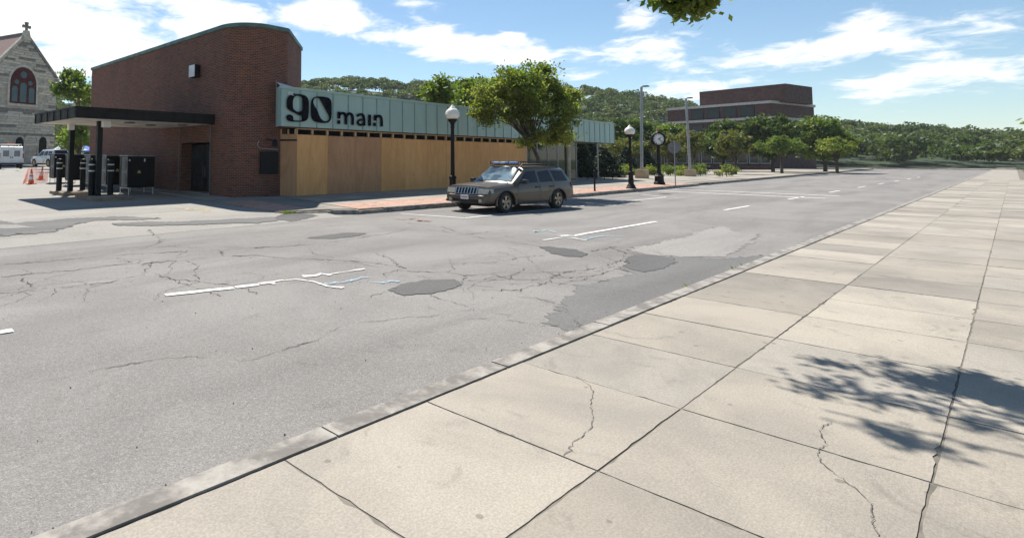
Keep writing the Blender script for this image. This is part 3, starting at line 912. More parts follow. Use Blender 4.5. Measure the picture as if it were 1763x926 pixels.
# ------------------------------------------------------------------ brick corner building
def wall_uv(name, path, z0, z1, mat, parent, smooth=None, u0=0.0, rev=False):
    """vertical wall along a path of (x,y); UV in metres along the wall"""
    me = bpy.data.meshes.new(name)
    n = len(path)
    vs = [(x, y, z0) for x, y in path] + [(x, y, z1) for x, y in path]
    fs = [(i, i + 1, i + 1 + n, i + n) for i in range(n - 1)]
    if rev: fs = [f[::-1] for f in fs]
    me.from_pydata(vs, [], fs)
    L_ = [u0]
    for a, b in zip(path, path[1:]): L_.append(L_[-1] + math.hypot(b[0] - a[0], b[1] - a[1]))
    uvl = me.uv_layers.new(name='UVMap')
    for p in me.polygons:
        for li in p.loop_indices:
            vi = me.loops[li].vertex_index
            uvl.data[li].uv = (L_[vi % n], vs[vi][2])
    if smooth: me.shade_smooth(); me.set_sharp_from_angle(angle=math.radians(smooth))
    me.materials.append(mat)
    return put(name, me, parent)


def uvbox(o):   # UV in metres by face direction
    return uvproj(o, lambda co, n: ((co.y if abs(n.x) > 0.7 else co.x), (co.z if abs(n.z) < 0.7 else co.y)))


BT = 7.32
bb = thing('brick_building', 'tall windowless dark red brick building with rounded corner and green coping', 'building', (12, 19.2, 0))
def rel(p, o): return (p[0] - o.location.x, p[1] - o.location.y)
arc = [(13.42 + 1.42 * math.cos(math.radians(a)), 20.55 + 1.42 * math.sin(math.radians(a))) for a in range(180, 271, 6)]
arc2 = [(14.2 + 0.35 * math.cos(math.radians(a)), 19.48 + 0.35 * math.sin(math.radians(a))) for a in range(276, 320, 8)]
nose = [(12.0, 21.35)] + arc + arc2 + [(17.3, 21.95)]
R_ = lambda pts: [rel(p, bb) for p in pts]
wall_uv('wall', R_(nose), 0.0, BT, brick_m, bb, 40, 0.0)
wall_uv('wall', R_([(12.0, 36.1), (12.0, 24.0)]), 0.0, BT, brick_m, bb, None, 1.1)
wall_uv('wall', R_([(12.0, 24.0), (12.0, 21.35)]), 2.48, BT, brick_m, bb, None, 13.2)
wall_uv('wall', R_([(17.3, 21.95), (17.3, 36.1), (12.0, 36.1)]), 0.0, BT, brick_m, bb, None, 5.0)
# entrance recess
wall_uv('recess_wall', R_([(12.0, 24.0), (12.55, 24.0)]), 0.1, 2.48, brick_m, bb)
wall_uv('recess_wall', R_([(12.55, 21.35), (12.0, 21.35)]), 0.1, 2.48, brick_m, bb)
MB().box(0.0, 2.15, 2.48, 0.6, 4.8, 2.52).build('lintel', brown_black, bb)
MB().box(-0.02, 2.15, 0.28, 0.6, 4.8, 0.345).build('door_step', concrete_b, bb)
for i, (a, b) in enumerate(((2.18, 3.45), (3.5, 4.77))):
    d = MB().box(0.5, a, 0.35, 0.55, b, 2.46).build('door', brown_black, bb)
    MB().box(0.485, a + 0.12, 0.6, 0.5, b - 0.12, 2.3).build('pane', dark_void, d)
    MB().tube([(0.44, b - 0.07 if i == 0 else a + 0.07, 1.0), (0.44, b - 0.07 if i == 0 else a + 0.07, 1.5)], 0.012).build('handle', unit_grey, d)
for yy in (21.28, 24.08):
    MB().tube([(-0.06, yy - 19.2, 0.3), (-0.06, yy - 19.2, 3.3)], 0.022, 8).build('downpipe', unit_grey, bb, 40)
# coping in lengths
def offs(pts, d):
    out = []
    for i, p in enumerate(pts):
        a = pts[max(0, i - 1)]; b = pts[min(len(pts) - 1, i + 1)]
        l = math.hypot(b[0] - a[0], b[1] - a[1]); out.append((p[0] + (b[1] - a[1]) / l * d, p[1] - (b[0] - a[0]) / l * d))
    return out
def coping(path):
    o1 = offs(path, 0.06); o2 = offs(path, -0.22)
    MB().prism(o1 + o2[::-1], BT - 0.10, BT + 0.06).build('coping', copper, bb)
w0 = [(12.0, 36.15 - k * 2.6) for k in range(7)]
for a, b in zip(w0, w0[1:]): coping(R_([(a[0], a[1] - 0.006), b]))
coping(R_([(12.0, 20.54)] + arc[1:5])); coping(R_(arc[4:9])); coping(R_(arc[8:13])); coping(R_(arc[12:] + arc2))
coping(R_([arc2[-1], (17.35, 22.0)]))
MB().prism(R_([(12.05, 36.05), (12.05, 20.6), (13.5, 19.2), (14.3, 19.25), (17.25, 22.0), (17.25, 36.05)]), BT - 0.35, BT - 0.25).build('roof', concrete_b, bb)
# steel plate (dark board) on the corner
MB().box(0.98, -0.15, 1.2, 1.86, -0.075, 2.12, 0.01).build('notice_case', black_metal, bb)

wl = thing('wall_light', 'small pale metal flood light box high on the brick side wall', 'light', (12.0, 22.6, 5.65))
MB().box(-0.28, -0.27, -0.28, -0.04, 0.27, 0.28, 0.02).build('housing', brown_black, wl)
MB().box(-0.30, -0.25, -0.26, -0.282, 0.25, 0.26).build('lens', white_p, wl)
MB().box(-0.04, -0.1, -0.1, -0.003, 0.1, 0.1).build('bracket', black_metal, wl)

cm = thing('conduit_lamp', 'black conduit lamp bracket on brick beside the plywood corner', 'lamp', (13.25, 19.1, 2.45))
MB().tube([(0, 0, 0.15), (-0.05, -0.3, 0.15), (0.05, -0.45, 0.1)], 0.025).build('arm', black_metal, cm)
MB().lathe([(0.04, 0.12), (0.12, 0.0), (0.13, -0.18), (0.03, -0.2)], (0.1, -0.5, 0.05), 12).build('shade', black_metal, cm)
MB().tube([(-0.35, -0.03, 0.1), (-0.45, -0.05, -0.05), (-0.35, -0.06, -0.2), (0.5, -0.12, -0.25)], 0.015).build('cable', grey_m, cm)

# ------------------------------------------------------------------ low wing: teal fascia, boarded front, glazed end
FY, FB, FT = 18.45, 3.15, 4.78
FX0 = 13.5
sw = thing('storefront_wing', 'long low shop wing with pale teal standing seam metal fascia', 'building', (FX0, FY, 0))
fx = [0.0, 14.49 - FX0] + [14.49 - FX0 + 0.9188 * k for k in range(1, 36)]
for a, b in zip(fx, fx[1:]):
    dy = rng.uniform(-0.003, 0.003)
    MB().box(a + 0.012, dy, FB, b - 0.012, 0.04, FT - 0.1).build('fascia_panel', teal, sw)
for a in fx:
    MB().box(a - 0.016, -0.035, FB - 0.01, a + 0.016, 0.03, FT - 0.1).build('fascia_seam', teal_d, sw)
for k in range(8):
    a = fx[-1] / 8 * k; b = fx[-1] / 8 * (k + 1) - 0.008
    MB().box(a, -0.05, FT - 0.1, b, 0.14, FT, 0.008).build('fascia_cap', teal, sw)
MB().box(0.07, 0.045, FB + 0.02, fx[-1], 0.14, FT - 0.12).build('fascia_backing', brown_black, sw)
for k in range(15):   # return at the far end
    MB().box(fx[-1] - 0.02, 0.15 + 0.86 * k, FB, fx[-1] + 0.02, 0.15 + 0.86 * k + 0.85, FT).build('fascia_panel', teal, sw)
MB().prism([(0.0, -0.03), (0.03, 0.03), (0.3, 0.72), (0.26, 0.72)], FB, FT).build('fascia_end', teal, sw)
MB().prism([(0.1, 0.15), (fx[-1] - 0.03, 0.15), (fx[-1] - 0.03, 13), (4.0, 13), (3.75, 3.45), (0.75, 0.66)], FB + 0.06, FB + 0.2).build('soffit', M('brown_soffit', (0.16, 0.085, 0.05), 0.7), sw)
MB().prism([(0.1, 0.15), (fx[-1] - 0.03, 0.15), (fx[-1] - 0.03, 13), (4.0, 13), (3.75, 3.45), (0.75, 0.66)], FT - 0.7, FT - 0.45).build('roof', concrete_b, sw)
MB().box(0.1, 0.02, FB - 0.05, fx[-1] - 0.05, 0.1, FB - 0.004).build('soffit_edge', M('brown_edge', (0.13, 0.07, 0.045), 0.7), sw)
MB().box(3.9, 5.2, 0.3, 26.0, 5.4, FT - 0.5).build('rear_wall', brick_m, sw); uvbox(sw.children[-1])
# sheet-metal flashing at the corner
MB().add([(0.05, 0.1, FT), (0.7, 0.1, FT + 0.02), (0.95, 0.5, FT + 0.03), (0.45, 0.66, FT + 0.22), (0.22, 0.6, FT + 0.22)], [(0, 1, 2, 3, 4)]).build('flashing', white_p, sw)
MB().tube([(0.2, 0.6, FT - 0.1), (0.2, 0.6, FT + 0.28)], 0.02).build('flashing_post', grey_m, sw)
# glazed end with cream column
gl = thing('glazed_entrance', 'dark glazed shop end with cream column under the teal fascia', 'storefront', (32.9, 18.55, 0.3))
for k in range(5):
    a = 0.0 + 1.42 * k
    p = MB().box(a + 0.04, 0.0, 0.1, a + 1.38, 0.03, 2.75).build('pane', glass_store, gl)
    MB().box(a - 0.04, -0.03, 0, a + 0.04, 0.06, 2.78).build('mullion', grey_m, gl)
MB().box(7.06, -0.03, 0, 7.14, 0.06, 2.78).build('mullion', grey_m, gl)
for k in range(4):
    MB().box(7.08, 0.1 + 1.45 * k, 0.1, 7.11, 1.5 + 1.45 * k, 2.75).build('pane', glass_store, gl)
MB().box(-0.04, -0.03, 0, 7.1, 0.06, 0.1).build('sill', concrete_b, gl)
MB().lathe([(0.17, 0), (0.17, 2.74)], (5.75, -0.04, 0), 16).build('column', M('cream_column', (0.48, 0.4, 0.27), 0.6), gl, 40)
MB().box(-1, 2.6, 0, 7, 2.7, 2.75).build('inner_wall', dark_void, gl)
MB().box(-1, 0.1, -0.02, 7, 2.6, 0.02).build('inner_floor', concrete_b, gl)

# plywood hoarding
PY = 18.53
hd = thing('plywood_hoarding', 'plywood sheets and lumber studs boarding up the shop front', 'hoarding', (14.41, PY, 0.3))
shx = [0.0]
while shx[-1] < 17.5: shx.append(shx[-1] + 1.695)
for k, (a, b) in enumerate(zip(shx, shx[1:])):
    grey = k in (1, 2)
    MB().box(a + 0.003, 0.0 + 0.004 * (k % 3), 0.0, b - 0.003, 0.02 + 0.004 * (k % 3), 2.55 - rng.uniform(0, 0.02)).build('plywood_sheet', ply_g if grey else ply_y, hd)
k = 0
while 0.8475 * k <= shx[-1] + 0.01:
    a = 0.8475 * k
    MB().box(a - 0.02 if k else 0.0, 0.03, 0.02, a + 0.02 if k else 0.04, 0.12, 2.74).build('stud', lumber, hd)
    MB().box(a - 0.06 if k else -0.01, 0.005, 2.56, a + 0.05, 0.028, 2.75).build('stud_face', lumber, hd)
    k += 1
MB().box(-0.01, -0.002, 2.755, shx[-1], 0.12, 2.795).build('top_plate', lumber, hd)
MB().box(-0.3, 0.62, 0.0, shx[-1], 0.66, 2.95).build('shop_front_behind', dark_void, hd)
# return to the brick corner
MB().prism([(-0.004, 0.0), (-0.02, -0.012), (-0.42, 0.585), (-0.40, 0.6)], 0.0, 2.55).build('plywood_sheet', ply_g, hd)
for t in (0.06, 0.5, 0.95):
    x, y = -0.02 - 0.39 * t, 0.59 * t
    MB().box(x - 0.03, y, 2.55, x + 0.03, y + 0.05, 2.76).build('stud', lumber, hd)
MB().tube([(-0.45, 0.55, 2.3), (-0.03, -0.04, 2.3)], 0.03).build('pipe_rail', black_metal, hd)

# sign 90 main: letters cut from dark sheet
sg = thing('building_sign', 'black 90 main lettering on the teal fascia', 'sign', (14, FY - 0.06, 3.2))
def Z6(x, y):
    p = ay(430 + x / 7.052, 130 + y / 7.052, FY - 0.05)
    return (p.x - 14, p.z - 3.2)
def letter(loops_list):
    mb = MB()
    for loops in loops_list:
        L3 = [[Vector((x, z, 0)) for x, z in lp] for lp in loops]
        tri = tessellate_polygon(L3)
        flat = [p for lp in loops for p in lp]
        n = len(flat); vs = [(x, -0.02, z) for x, z in flat] + [(x, 0.0, z) for x, z in flat]
        fs = []
        for a, b, c in tri:
            ar = (flat[b][0] - flat[a][0]) * (flat[c][1] - flat[a][1]) - (flat[c][0] - flat[a][0]) * (flat[b][1] - flat[a][1])
            t = (a, b, c) if ar > 0 else (a, c, b)
            fs.append(t); fs.append((t[2] + n, t[1] + n, t[0] + n))
        i0 = 0
        for lp in loops:
            k = len(lp)
            for i in range(k):
                a, b = i0 + i, i0 + (i + 1) % k
                fs.append((a, b, b + n, a + n))
            i0 += k
        mb.add(vs, fs)
    return mb
def smooth_loop(p, it=2):
    for _ in range(it):
        q = []
        for i in range(len(p)):
            a, b = p[i], p[(i + 1) % len(p)]
            q += [(a[0] * .75 + b[0] * .25, a[1] * .75 + b[1] * .25), (a[0] * .25 + b[0] * .75, a[1] * .25 + b[1] * .75)]
        p = q
    return p
nine_o = [(450, 290), (470, 252), (515, 234), (575, 229), (640, 234), (690, 258), (712, 305), (713, 360), (712, 470), (704, 528), (668, 560), (610, 566), (500, 563), (455, 548), (441, 518), (448, 490), (472, 476), (505, 482), (523, 505), (524, 530), (526, 549), (580, 551), (631, 551), (631, 530), (631, 491), (597, 488), (560, 466), (500, 436), (456, 407), (446, 370)]
nine_h = [(540, 258), (578, 248), (612, 256), (637, 270), (637, 350), (637, 434), (604, 440), (575, 446), (543, 424), (521, 402), (519, 350), (520, 300)]
zero_o = [(743, 320), (757, 285), (790, 263), (830, 256), (925, 264), (965, 280), (988, 318), (990, 380), (990, 500), (977, 548), (945, 576), (898, 581), (830, 574), (778, 557), (749, 520), (741, 470), (741, 400)]
zero_h = [(764, 312), (785, 279), (828, 272), (852, 290), (886, 350), (921, 420), (957, 488), (966, 522), (950, 550), (918, 561), (888, 552), (862, 528), (838, 488), (824, 440), (798, 398), (771, 352)]
mp6 = lambda p: [Z6(x, y) for x, y in p]
letter([[mp6(smooth_loop(nine_o, 1)), mp6(smooth_loop(nine_h, 1))]]).build('digit_nine', black_sign, sg)
letter([[mp6(smooth_loop(zero_o, 1)), mp6(smooth_loop(zero_h, 1))]]).build('digit_zero', black_sign, sg)
def stroke(pts, w):
    P = [pts[0]]
    for i in range(1, len(pts) - 1): 
        a, b, c = pts[i - 1], pts[i], pts[i + 1]
        P += [((a[0] + b[0] * 3) / 4, (a[1] + b[1] * 3) / 4), ((c[0] + b[0] * 3) / 4, (c[1] + b[1] * 3) / 4)]
    P.append(pts[-1])
    L_, R2 = [], []
    for i, p in enumerate(P):
        a = P[max(0, i - 1)]; b = P[min(len(P) - 1, i + 1)]
        d = math.hypot(b[0] - a[0], b[1] - a[1]); nx, ny = -(b[1] - a[1]) / d * w / 2, (b[0] - a[0]) / d * w / 2
        L_.append((p[0] + nx, p[1] + ny)); R2.append((p[0] - nx, p[1] - ny))
    return [mp6(L_ + R2[::-1])]
w_ = 33
letter([stroke([(1081, 443), (1081, 526)], w_), stroke([(1080, 545), (1080, 591)], w_), stroke([(1083, 482), (1110, 458), (1145, 462), (1165, 492), (1165, 596)], w_ - 3), stroke([(1167, 500), (1195, 463), (1230, 468), (1247, 500), (1247, 603)], w_ - 3)]).build('letter_m', black_sign, sg)
letter([stroke([(1300, 497), (1325, 476), (1362, 474), (1384, 500), (1387, 612)], w_ - 4), stroke([(1380, 543), (1345, 538), (1312, 555), (1309, 585), (1335, 604), (1368, 598), (1385, 575)], w_ - 8)]).build('letter_a', black_sign, sg)
letter([stroke([(1453, 478), (1453, 614)], w_)]).build('letter_i', black_sign, sg)
letter([stroke([(1519, 482), (1519, 552)], w_ - 3), stroke([(1513, 576), (1513, 617)], w_ - 3), stroke([(1522, 520), (1548, 492), (1580, 494), (1598, 524), (1599, 622)], w_ - 4)]).build('letter_n', black_sign, sg)

sc_ = thing('fascia_camera', 'small white security camera at top corner of the teal fascia', 'camera', (13.95, FY - 0.04, 4.5))
MB().lathe([(0.05, 0), (0.09, 0.03), (0.09, 0.06)], (0, 0, 0), 12, 'y').build('mount', white_p, sc_)
MB().tube([(0.0, -0.05, 0), (-0.05, -0.3, -0.06)], [0.07, 0.06], 10).build('body', white_p, sc_)
MB().lathe([(0.05, 0), (0.045, 0.02)], (-0.052, -0.33, -0.065), 10, 'y').build('lens', black_metal, sc_)

for (u, v0, v1, Y_, lab) in ((1055.5, 199, 211, 18.9, 'thin grey rod standing on the far end of the teal fascia'), (653, 151, 168, 20.0, 'thin grey aerial rod above the middle of the teal fascia')):
    a = ay(u, v1 + 6, Y_); b = ay(u - 0.4, v0, Y_)
    t = thing('roof_aerial', lab, 'aerial', (a.x, a.y, FT - 0.45))
    MB().tube([(0, 0, 0), (0, 0, b.z - FT + 0.45)], 0.02).build('rod', grey_m, t)
    MB().box(-0.08, -0.08, 0, 0.08, 0.08, 0.06).build('base', grey_m, t)

# ------------------------------------------------------------------ drive-through canopy
cp = thing('drive_through_canopy', 'flat dark metal canopy with white underside beside the brick wall', 'canopy', (6.5, 21.06, 0))
CX, CYd, CB, CT = 5.48, 5.1, 3.25, 3.66
for k in range(6):
    a = CX / 6 * k; b = CX / 6 * (k + 1)
    MB().box(a + 0.01, 0, CB, b - 0.01, 0.05, CT - 0.06).build('fascia_panel', brown_black, cp)
    MB().box(b - 0.02, -0.025, CB, b + 0.02, 0.045, CT - 0.06).build('fascia_seam', black_metal, cp)
    a = CYd / 6 * k; b = CYd / 6 * (k + 1)
    MB().box(0, a + 0.06, CB, 0.05, b - 0.01 + 0.05, CT - 0.06).build('fascia_panel', brown_black, cp)
    MB().box(-0.025, b + 0.03, CB, 0.045, b + 0.07, CT - 0.06).build('fascia_seam', black_metal, cp)
MB().box(-0.04, -0.04, CT - 0.06, CX, CYd + 0.1, CT).build('roof', brown_black, cp)
MB().box(0.06, 0.06, CB + 0.01, CX - 0.005, CYd + 0.04, CB + 0.05).build('soffit', soffit, cp)
MB().box(0, CYd + 0.05, CB, CX, CYd + 0.1, CT - 0.06).build('fascia_back', brown_black, cp)
for x, y in ((2.4, 1.2), (3.7, 2.2), (4.6, 1.1)):
    MB().lathe([(0.22, 0), (0.2, -0.05), (0.12, -0.06)], (x, y, CB + 0.012), 14).build('downlight', unit_grey, cp)
for x, y, q in ((1.34, 1.45, 0), (1.34, 4.75, 1)):
    gz = lotz(21.06 + y)
    MB().box(x - 0.095, y - 0.095, gz, x + 0.095, y + 0.095, CB + 0.01, 0.008).build('post', black_metal, cp)
    MB().box(x + (0.0 if q == 0 else -0.25), y - 0.42, CB - 0.24, x + (0.28 if q == 0 else -0.02), y - 0.14, CB + 0.005, 0.01).build('signal_box', white_p, cp)

isl_lab = ['low brown concrete island under the rear canopy post', 'low brown concrete island under the front canopy post']
for i, (x, y) in enumerate(((8.1, 26.0), (8.1, 22.6))):
    t = thing('kerb_island', isl_lab[i], 'island', (x, y, lotz(y)), group='canopy islands')
    MB().box(-0.75, -0.9, -0.1, 0.75, 1.0, 0.13, 0.03).build('kerb', timber_m, t)
    MB().box(-0.55, -0.7, 0.12, 0.55, 0.8, 0.15).build('infill', concrete_b, t)
bl_lab = ['black bollard left of the rear canopy post', 'black bollard right of the rear canopy post', 'black bollard left of the front canopy post', 'black bollard right of the front canopy post']
for i, (x, y) in enumerate(((7.62, 26.6), (8.5, 26.3), (7.68, 22.75), (8.4, 22.75))):
    t = thing('bollard', bl_lab[i], 'bollard', (x, y, lotz(y) + 0.145), group='canopy bollards')
    MB().lathe([(0.115, 0), (0.115, 1.28), (0.1, 1.34), (0.05, 1.38)], n=16).build('post', black_metal, t, 40)
    for z in (0.93, 1.17): MB().lathe([(0.121, z), (0.123, z + 0.01), (0.123, z + 0.035), (0.121, z + 0.045)], n=16).build('reflective_band', white_p, t, 40)

# heat pump units
def ac_unit():
    t = thing('heat_pump_unit', 'x', 'air conditioner', group='heat pump units along the brick wall')
    MB().box(0, 0, 0.3, 1.2, 0.95, 1.66, 0.02).build('casing', black_metal, t)
    MB().box(-0.012, 0.04, 0.34, -0.002, 0.66, 1.62).build('front_panel', unit_grey, t)
    for z in (0.65, 1.3):
        g = MB().lathe([(0.27, -0.03), (0.28, -0.012), (0.25, -0.012)], (0, 0.35, z), 20, 'x').build('fan_guard', unit_grey, t)
        mb = MB()
        for r in (0.07, 0.13, 0.19, 0.25): mb.lathe([(r, -0.035), (r + 0.012, -0.03), (r, -0.025)], (0, 0.35, z), 16, 'x', False)
        mb.build('guard_ring', black_metal, g)
        MB().lathe([(0.24, -0.016), (0.02, -0.018)], (0, 0.35, z), 16, 'x').build('fan', dark_void, g)
    MB().box(-0.02, -0.02, 1.66, 1.22, 0.97, 1.69).build('top_cover', grey_m, t)
    for x in (0.06, 1.14):
        MB().tube([(x, 0.0, 0), (x, 0.0, 0.28), (x, 0.95, 0.28), (x, 0.95, 0)], 0.02, 6).build('stand', white_p, t)
    MB().box(0.03, -0.012, 1.45, 0.09, -0.002, 1.52).build('badge', white_p, t)
    MB().add([(0.42, -0.01, 0.92), (0.56, -0.01, 0.92), (0.56, -0.01, 0.98), (0.49, -0.01, 1.06), (0.42, -0.01, 0.98)], [(0, 1, 2, 3, 4)]).build('warning_sticker', M('sticker_yellow', (0.5, 0.42, 0.16), 0.6), t)
    MB().box(0.7, -0.012, 1.42, 0.76, -0.002, 1.56).build('spec_label', soffit, t)
    return t
ac_lab = ['black heat pump unit nearest the entrance doors, on white legs', 'black heat pump unit second from the entrance doors', 'black heat pump unit in the middle of the row of five', 'black heat pump unit fourth from the entrance doors', 'black heat pump unit farthest from the entrance doors, beside the cones']
base = ac_unit()
for i, y in enumerate((24.35, 26.85, 29.0, 32.0, 34.9)):
    o = base if i == 0 else copy_tree(base)
    o['label'] = ac_lab[i]; o.location = (9.72, y, lotz(y))


# ------------------------------------------------------------------ church
CA = math.radians(18.6)
cz = 0.8
apx = ad(46, 62, 75)
cxd, cyd = Vector((math.cos(CA), math.sin(CA), 0)), Vector((-math.sin(CA), math.cos(CA), 0))
def onface(u, v):
    d = ray(u, v); t = (apx - Vector((0, 0, CAM_H))).dot(cyd) / d.dot(cyd)
    p = Vector((0, 0, CAM_H)) + d * t
    return ((p - apx).dot(cxd), p.z - cz)
ch = thing('stone_church', 'grey stone church gable with red traceried window, cross finial and red slate roof', 'church', (apx.x, apx.y, cz), CA)
AZ = apx.z - cz
er, ez = onface(97, 137)
def gz_(s): return ez + (AZ - ez) * max(0.0, 1 - abs(s) / er)      # gable outline
face = [(-er, 0), (er, 0), (er, ez), (0, AZ), (-er, ez)]
def extr(mb, pts, y0, y1):     # (s,z) polygon extruded along y
    n = len(pts)
    a = sum(pts[i][0] * pts[(i + 1) % n][1] - pts[(i + 1) % n][0] * pts[i][1] for i in range(n))
    if a < 0: pts = pts[::-1]
    vs = [(s, y0, z) for s, z in pts] + [(s, y1, z) for s, z in pts]
    fs = []
    for a_, b_, c_ in tessellate_polygon([[Vector((s, z, 0)) for s, z in pts]]):
        ar = (pts[b_][0] - pts[a_][0]) * (pts[c_][1] - pts[a_][1]) - (pts[c_][0] - pts[a_][0]) * (pts[b_][1] - pts[a_][1])
        t = (a_, b_, c_) if ar > 0 else (a_, c_, b_)
        fs.append(t); fs.append((t[2] + n, t[1] + n, t[0] + n))
    for i in range(n):
        j = (i + 1) % n
        fs.append((i, i + n, j + n, j))
    return mb.add(vs, fs)
extr(MB(), face, 0.0, 26.0).build('wall', mortar_m, ch)
def archp(s0, s1, z0, zs, zt, n=8, off=0.0):
    """pointed arch outline"""
    s0 -= off; s1 += off; zt += off * 1.3
    c = (s0 + s1) / 2
    pts = [(s0, z0), (s1, z0), (s1, zs)]
    for k in range(1, n): 
        t = k / n
        pts.append((s1 + (c - s1) * (1 - math.cos(t * math.pi / 2)), zs + (zt - zs) * math.sin(t * math.pi / 2) ** 0.9))
    pts.append((c, zt))
    for k in range(n - 1, 0, -1):
        t = k / n
        pts.append((s0 + (c - s0) * (1 - math.cos(t * math.pi / 2)), zs + (zt - zs) * math.sin(t * math.pi / 2) ** 0.9))
    pts.append((s0, zs))
    return pts
wL, wzb = onface(15.5, 177); wR, _ = onface(60.5, 179); _, wzt = onface(38, 116); wzs = wzb + (wzt - wzb) * 0.5
# window: surround, red tracery with glass behind
extr(MB(), archp(wL, wR, wzb - 0.1, wzs, wzt, off=0.28), -0.10, 0.05).build('window_surround', stone_c, ch)
extr(MB(), archp(wL, wR, wzb, wzs, wzt), -0.115, 0.02).build('window_glass', stained, ch)
def holes():
    W_ = wR - wL
    out = []
    for a, b, zt in ((0.06, 0.29, 0.47), (0.37, 0.63, 0.58), (0.71, 0.94, 0.47)):
        out.append(archp(wL + a * W_, wL + b * W_, wzb + 0.2, wzb + (wzt - wzb) * (zt - 0.1), wzb + (wzt - wzb) * zt, 5)[::-1])
    for a, z, r in ((0.24, 0.58, 0.095), (0.76, 0.58, 0.095), (0.5, 0.79, 0.13)):
        out.append([(wL + a * W_ + r * W_ * math.cos(t), wzb + (wzt - wzb) * z + r * W_ * math.sin(t)) for t in [-2 * math.pi * k / 12 for k in range(12)]])
    return out
loops = [archp(wL, wR, wzb, wzs, wzt)] + holes()
tr_mb = letter([loops])
tr_mb.v = [(x, y - 0.13, z) for x, y, z in tr_mb.v]
tr_mb.build('window_tracery', red_paint, ch)
MB().box(wL - 0.3, -0.22, wzb - 0.35, wR + 0.3, 0.02, wzb - 0.1).build('window_sill', stone_c, ch)
for u in (32.5, 72.5):
    s, z = onface(u, 257); _, zt = onface(u, 236)
    extr(MB(), archp(s - 0.55, s + 0.55, 1.0, zt - 0.8, zt, off=0.22), -0.1, 0.03).build('window_surround', stone_b, ch)
    w = extr(MB(), archp(s - 0.55, s + 0.55, 1.2, zt - 0.8, zt), -0.12, 0.02).build('lower_window', glass_dk, ch)
    MB().box(s - 0.03, -0.14, 1.2, s + 0.03, -0.12, zt - 0.4).build('mullion', brown_black, w)
_, sz = onface(48, 232)
MB().box(-er - 0.05, -0.2, sz - 0.16, er + 0.05, 0.0, sz + 0.16).build('string_course', stone_d, ch)
# gable coping, kneeler, finial cross
for sgn in (-1, 1):
    d = Vector((-sgn * er, AZ - ez)).normalized(); n = Vector((-d.y, d.x)) * (1 if sgn > 0 else -1)
    n = n if n.y > 0 else -n
    L0 = math.hypot(er, AZ - ez); k = 7
    for i in range(k):
        a = Vector((sgn * er, ez)) + d * (L0 * i / k); b = Vector((sgn * er, ez)) + d * (L0 * (i + 1) / k - 0.02)
        extr(MB(), [tuple(a - n * 0.05), tuple(b - n * 0.05), tuple(b + n * 0.3), tuple(a + n * 0.3)], -0.18, 0.5).build('coping_stone', stone_d if sgn > 0 else stone_b, ch)
    MB().box(min(sgn * (er - 0.3), sgn * (er + 0.35)), -0.25, ez - 0.5, max(sgn * (er - 0.3), sgn * (er + 0.35)), 0.5, ez + 0.1).build('kneeler', stone_b, ch)
extr(MB(), [(-0.55, AZ - 0.6), (0.55, AZ - 0.6), (0.26, AZ + 0.7), (-0.26, AZ + 0.7)], -0.2, 0.45).build('finial_base', stone_a, ch)
crs = [(0.13, 0), (0.13, 0.35), (0.22, 0.42), (0.5, 0.33), (0.58, 0.55), (0.5, 0.78), (0.22, 0.68), (0.17, 0.85), (0.26, 1.12), (0, 1.2)]
crs = [(s, AZ + 0.68 + z) for s, z in crs]; crs = crs + [(-s, z) for s, z in crs[::-1] if s > 0]
extr(MB(), crs, -0.02, 0.22).build('cross', stone_d, ch)
# roof slopes
for sgn in (-1, 1):
    vs = [(0, 0.5, AZ + 0.1), (0, 26.3, AZ + 0.1), (sgn * (er + 0.4), 26.3, ez - 0.45), (sgn * (er + 0.4), 0.5, ez - 0.45)]
    vs += [(x, y, z + 0.22) for x, y, z in vs]
    MB().add(vs, [(0, 1, 2, 3), (7, 6, 5, 4), (0, 4, 5, 1), (1, 5, 6, 2), (2, 6, 7, 3), (3, 7, 4, 0)]).build('roof_slope', red_slate, ch)
for k in range(20): MB().box(-0.12, 0.6 + k * 1.28, AZ + 0.25, 0.12, 0.6 + k * 1.28 + 1.2, AZ + 0.5, 0.03).build('ridge_tile', stone_d, ch)
# stones, one by one
stone_me = []
for m_ in (stone_a, stone_b, stone_c, stone_a, stone_b, stone_d):
    bm = bmesh.new(); bmesh.ops.create_cube(bm, size=1)
    bmesh.ops.bevel(bm, geom=[e for e in bm.edges if all(v.co.y < 0 for v in e.verts)], offset=0.07, segments=1, affect='EDGES')
    for v in bm.verts: v.co += Vector((rng.uniform(-.02, .02), rng.uniform(-.08, .08), rng.uniform(-.03, .03)))
    me = bpy.data.meshes.new('stone'); bm.to_mesh(me); bm.free(); me.materials.append(m_); stone_me.append(me)
def blocked(s0, s1, z0, z1):
    if s1 > wL - 0.28 and s0 < wR + 0.28 and z1 > wzb - 0.35 and z0 < wzt + 0.35:
        # inside the arch?
        zc = (z0 + z1) / 2; c = (wL + wR) / 2; hw = (wR - wL) / 2 + 0.26
        if zc > wzs: hw *= max(0.0, 1 - ((zc - wzs) / (wzt - wzs + 0.35)) ** 1.6)
        return s1 > c - hw and s0 < c + hw
    return False
z = 2.6; ns = 0
while z < AZ - 0.4:
    hgt = rng.choice((0.28, 0.32, 0.36, 0.42))
    lim = er if z < ez else er * (AZ - z - hgt) / (AZ - ez)
    s = -lim + 0.02
    if sz - 0.35 < z < sz + 0.2: z += 0.2
    while s < lim - 0.2:
        l = rng.uniform(0.9, 2.5); e = min(s + l, lim)
        if not blocked(s, e, z, z + hgt) and ns < 330:
            o = put('stone', stone_me[rng.randrange(6)], ch, ((s + e) / 2, -0.01, z + hgt / 2))
            o.scale = (e - s - 0.035, 0.14 + rng.uniform(0, 0.06), hgt - 0.035); ns += 1
        s = e
    z += hgt


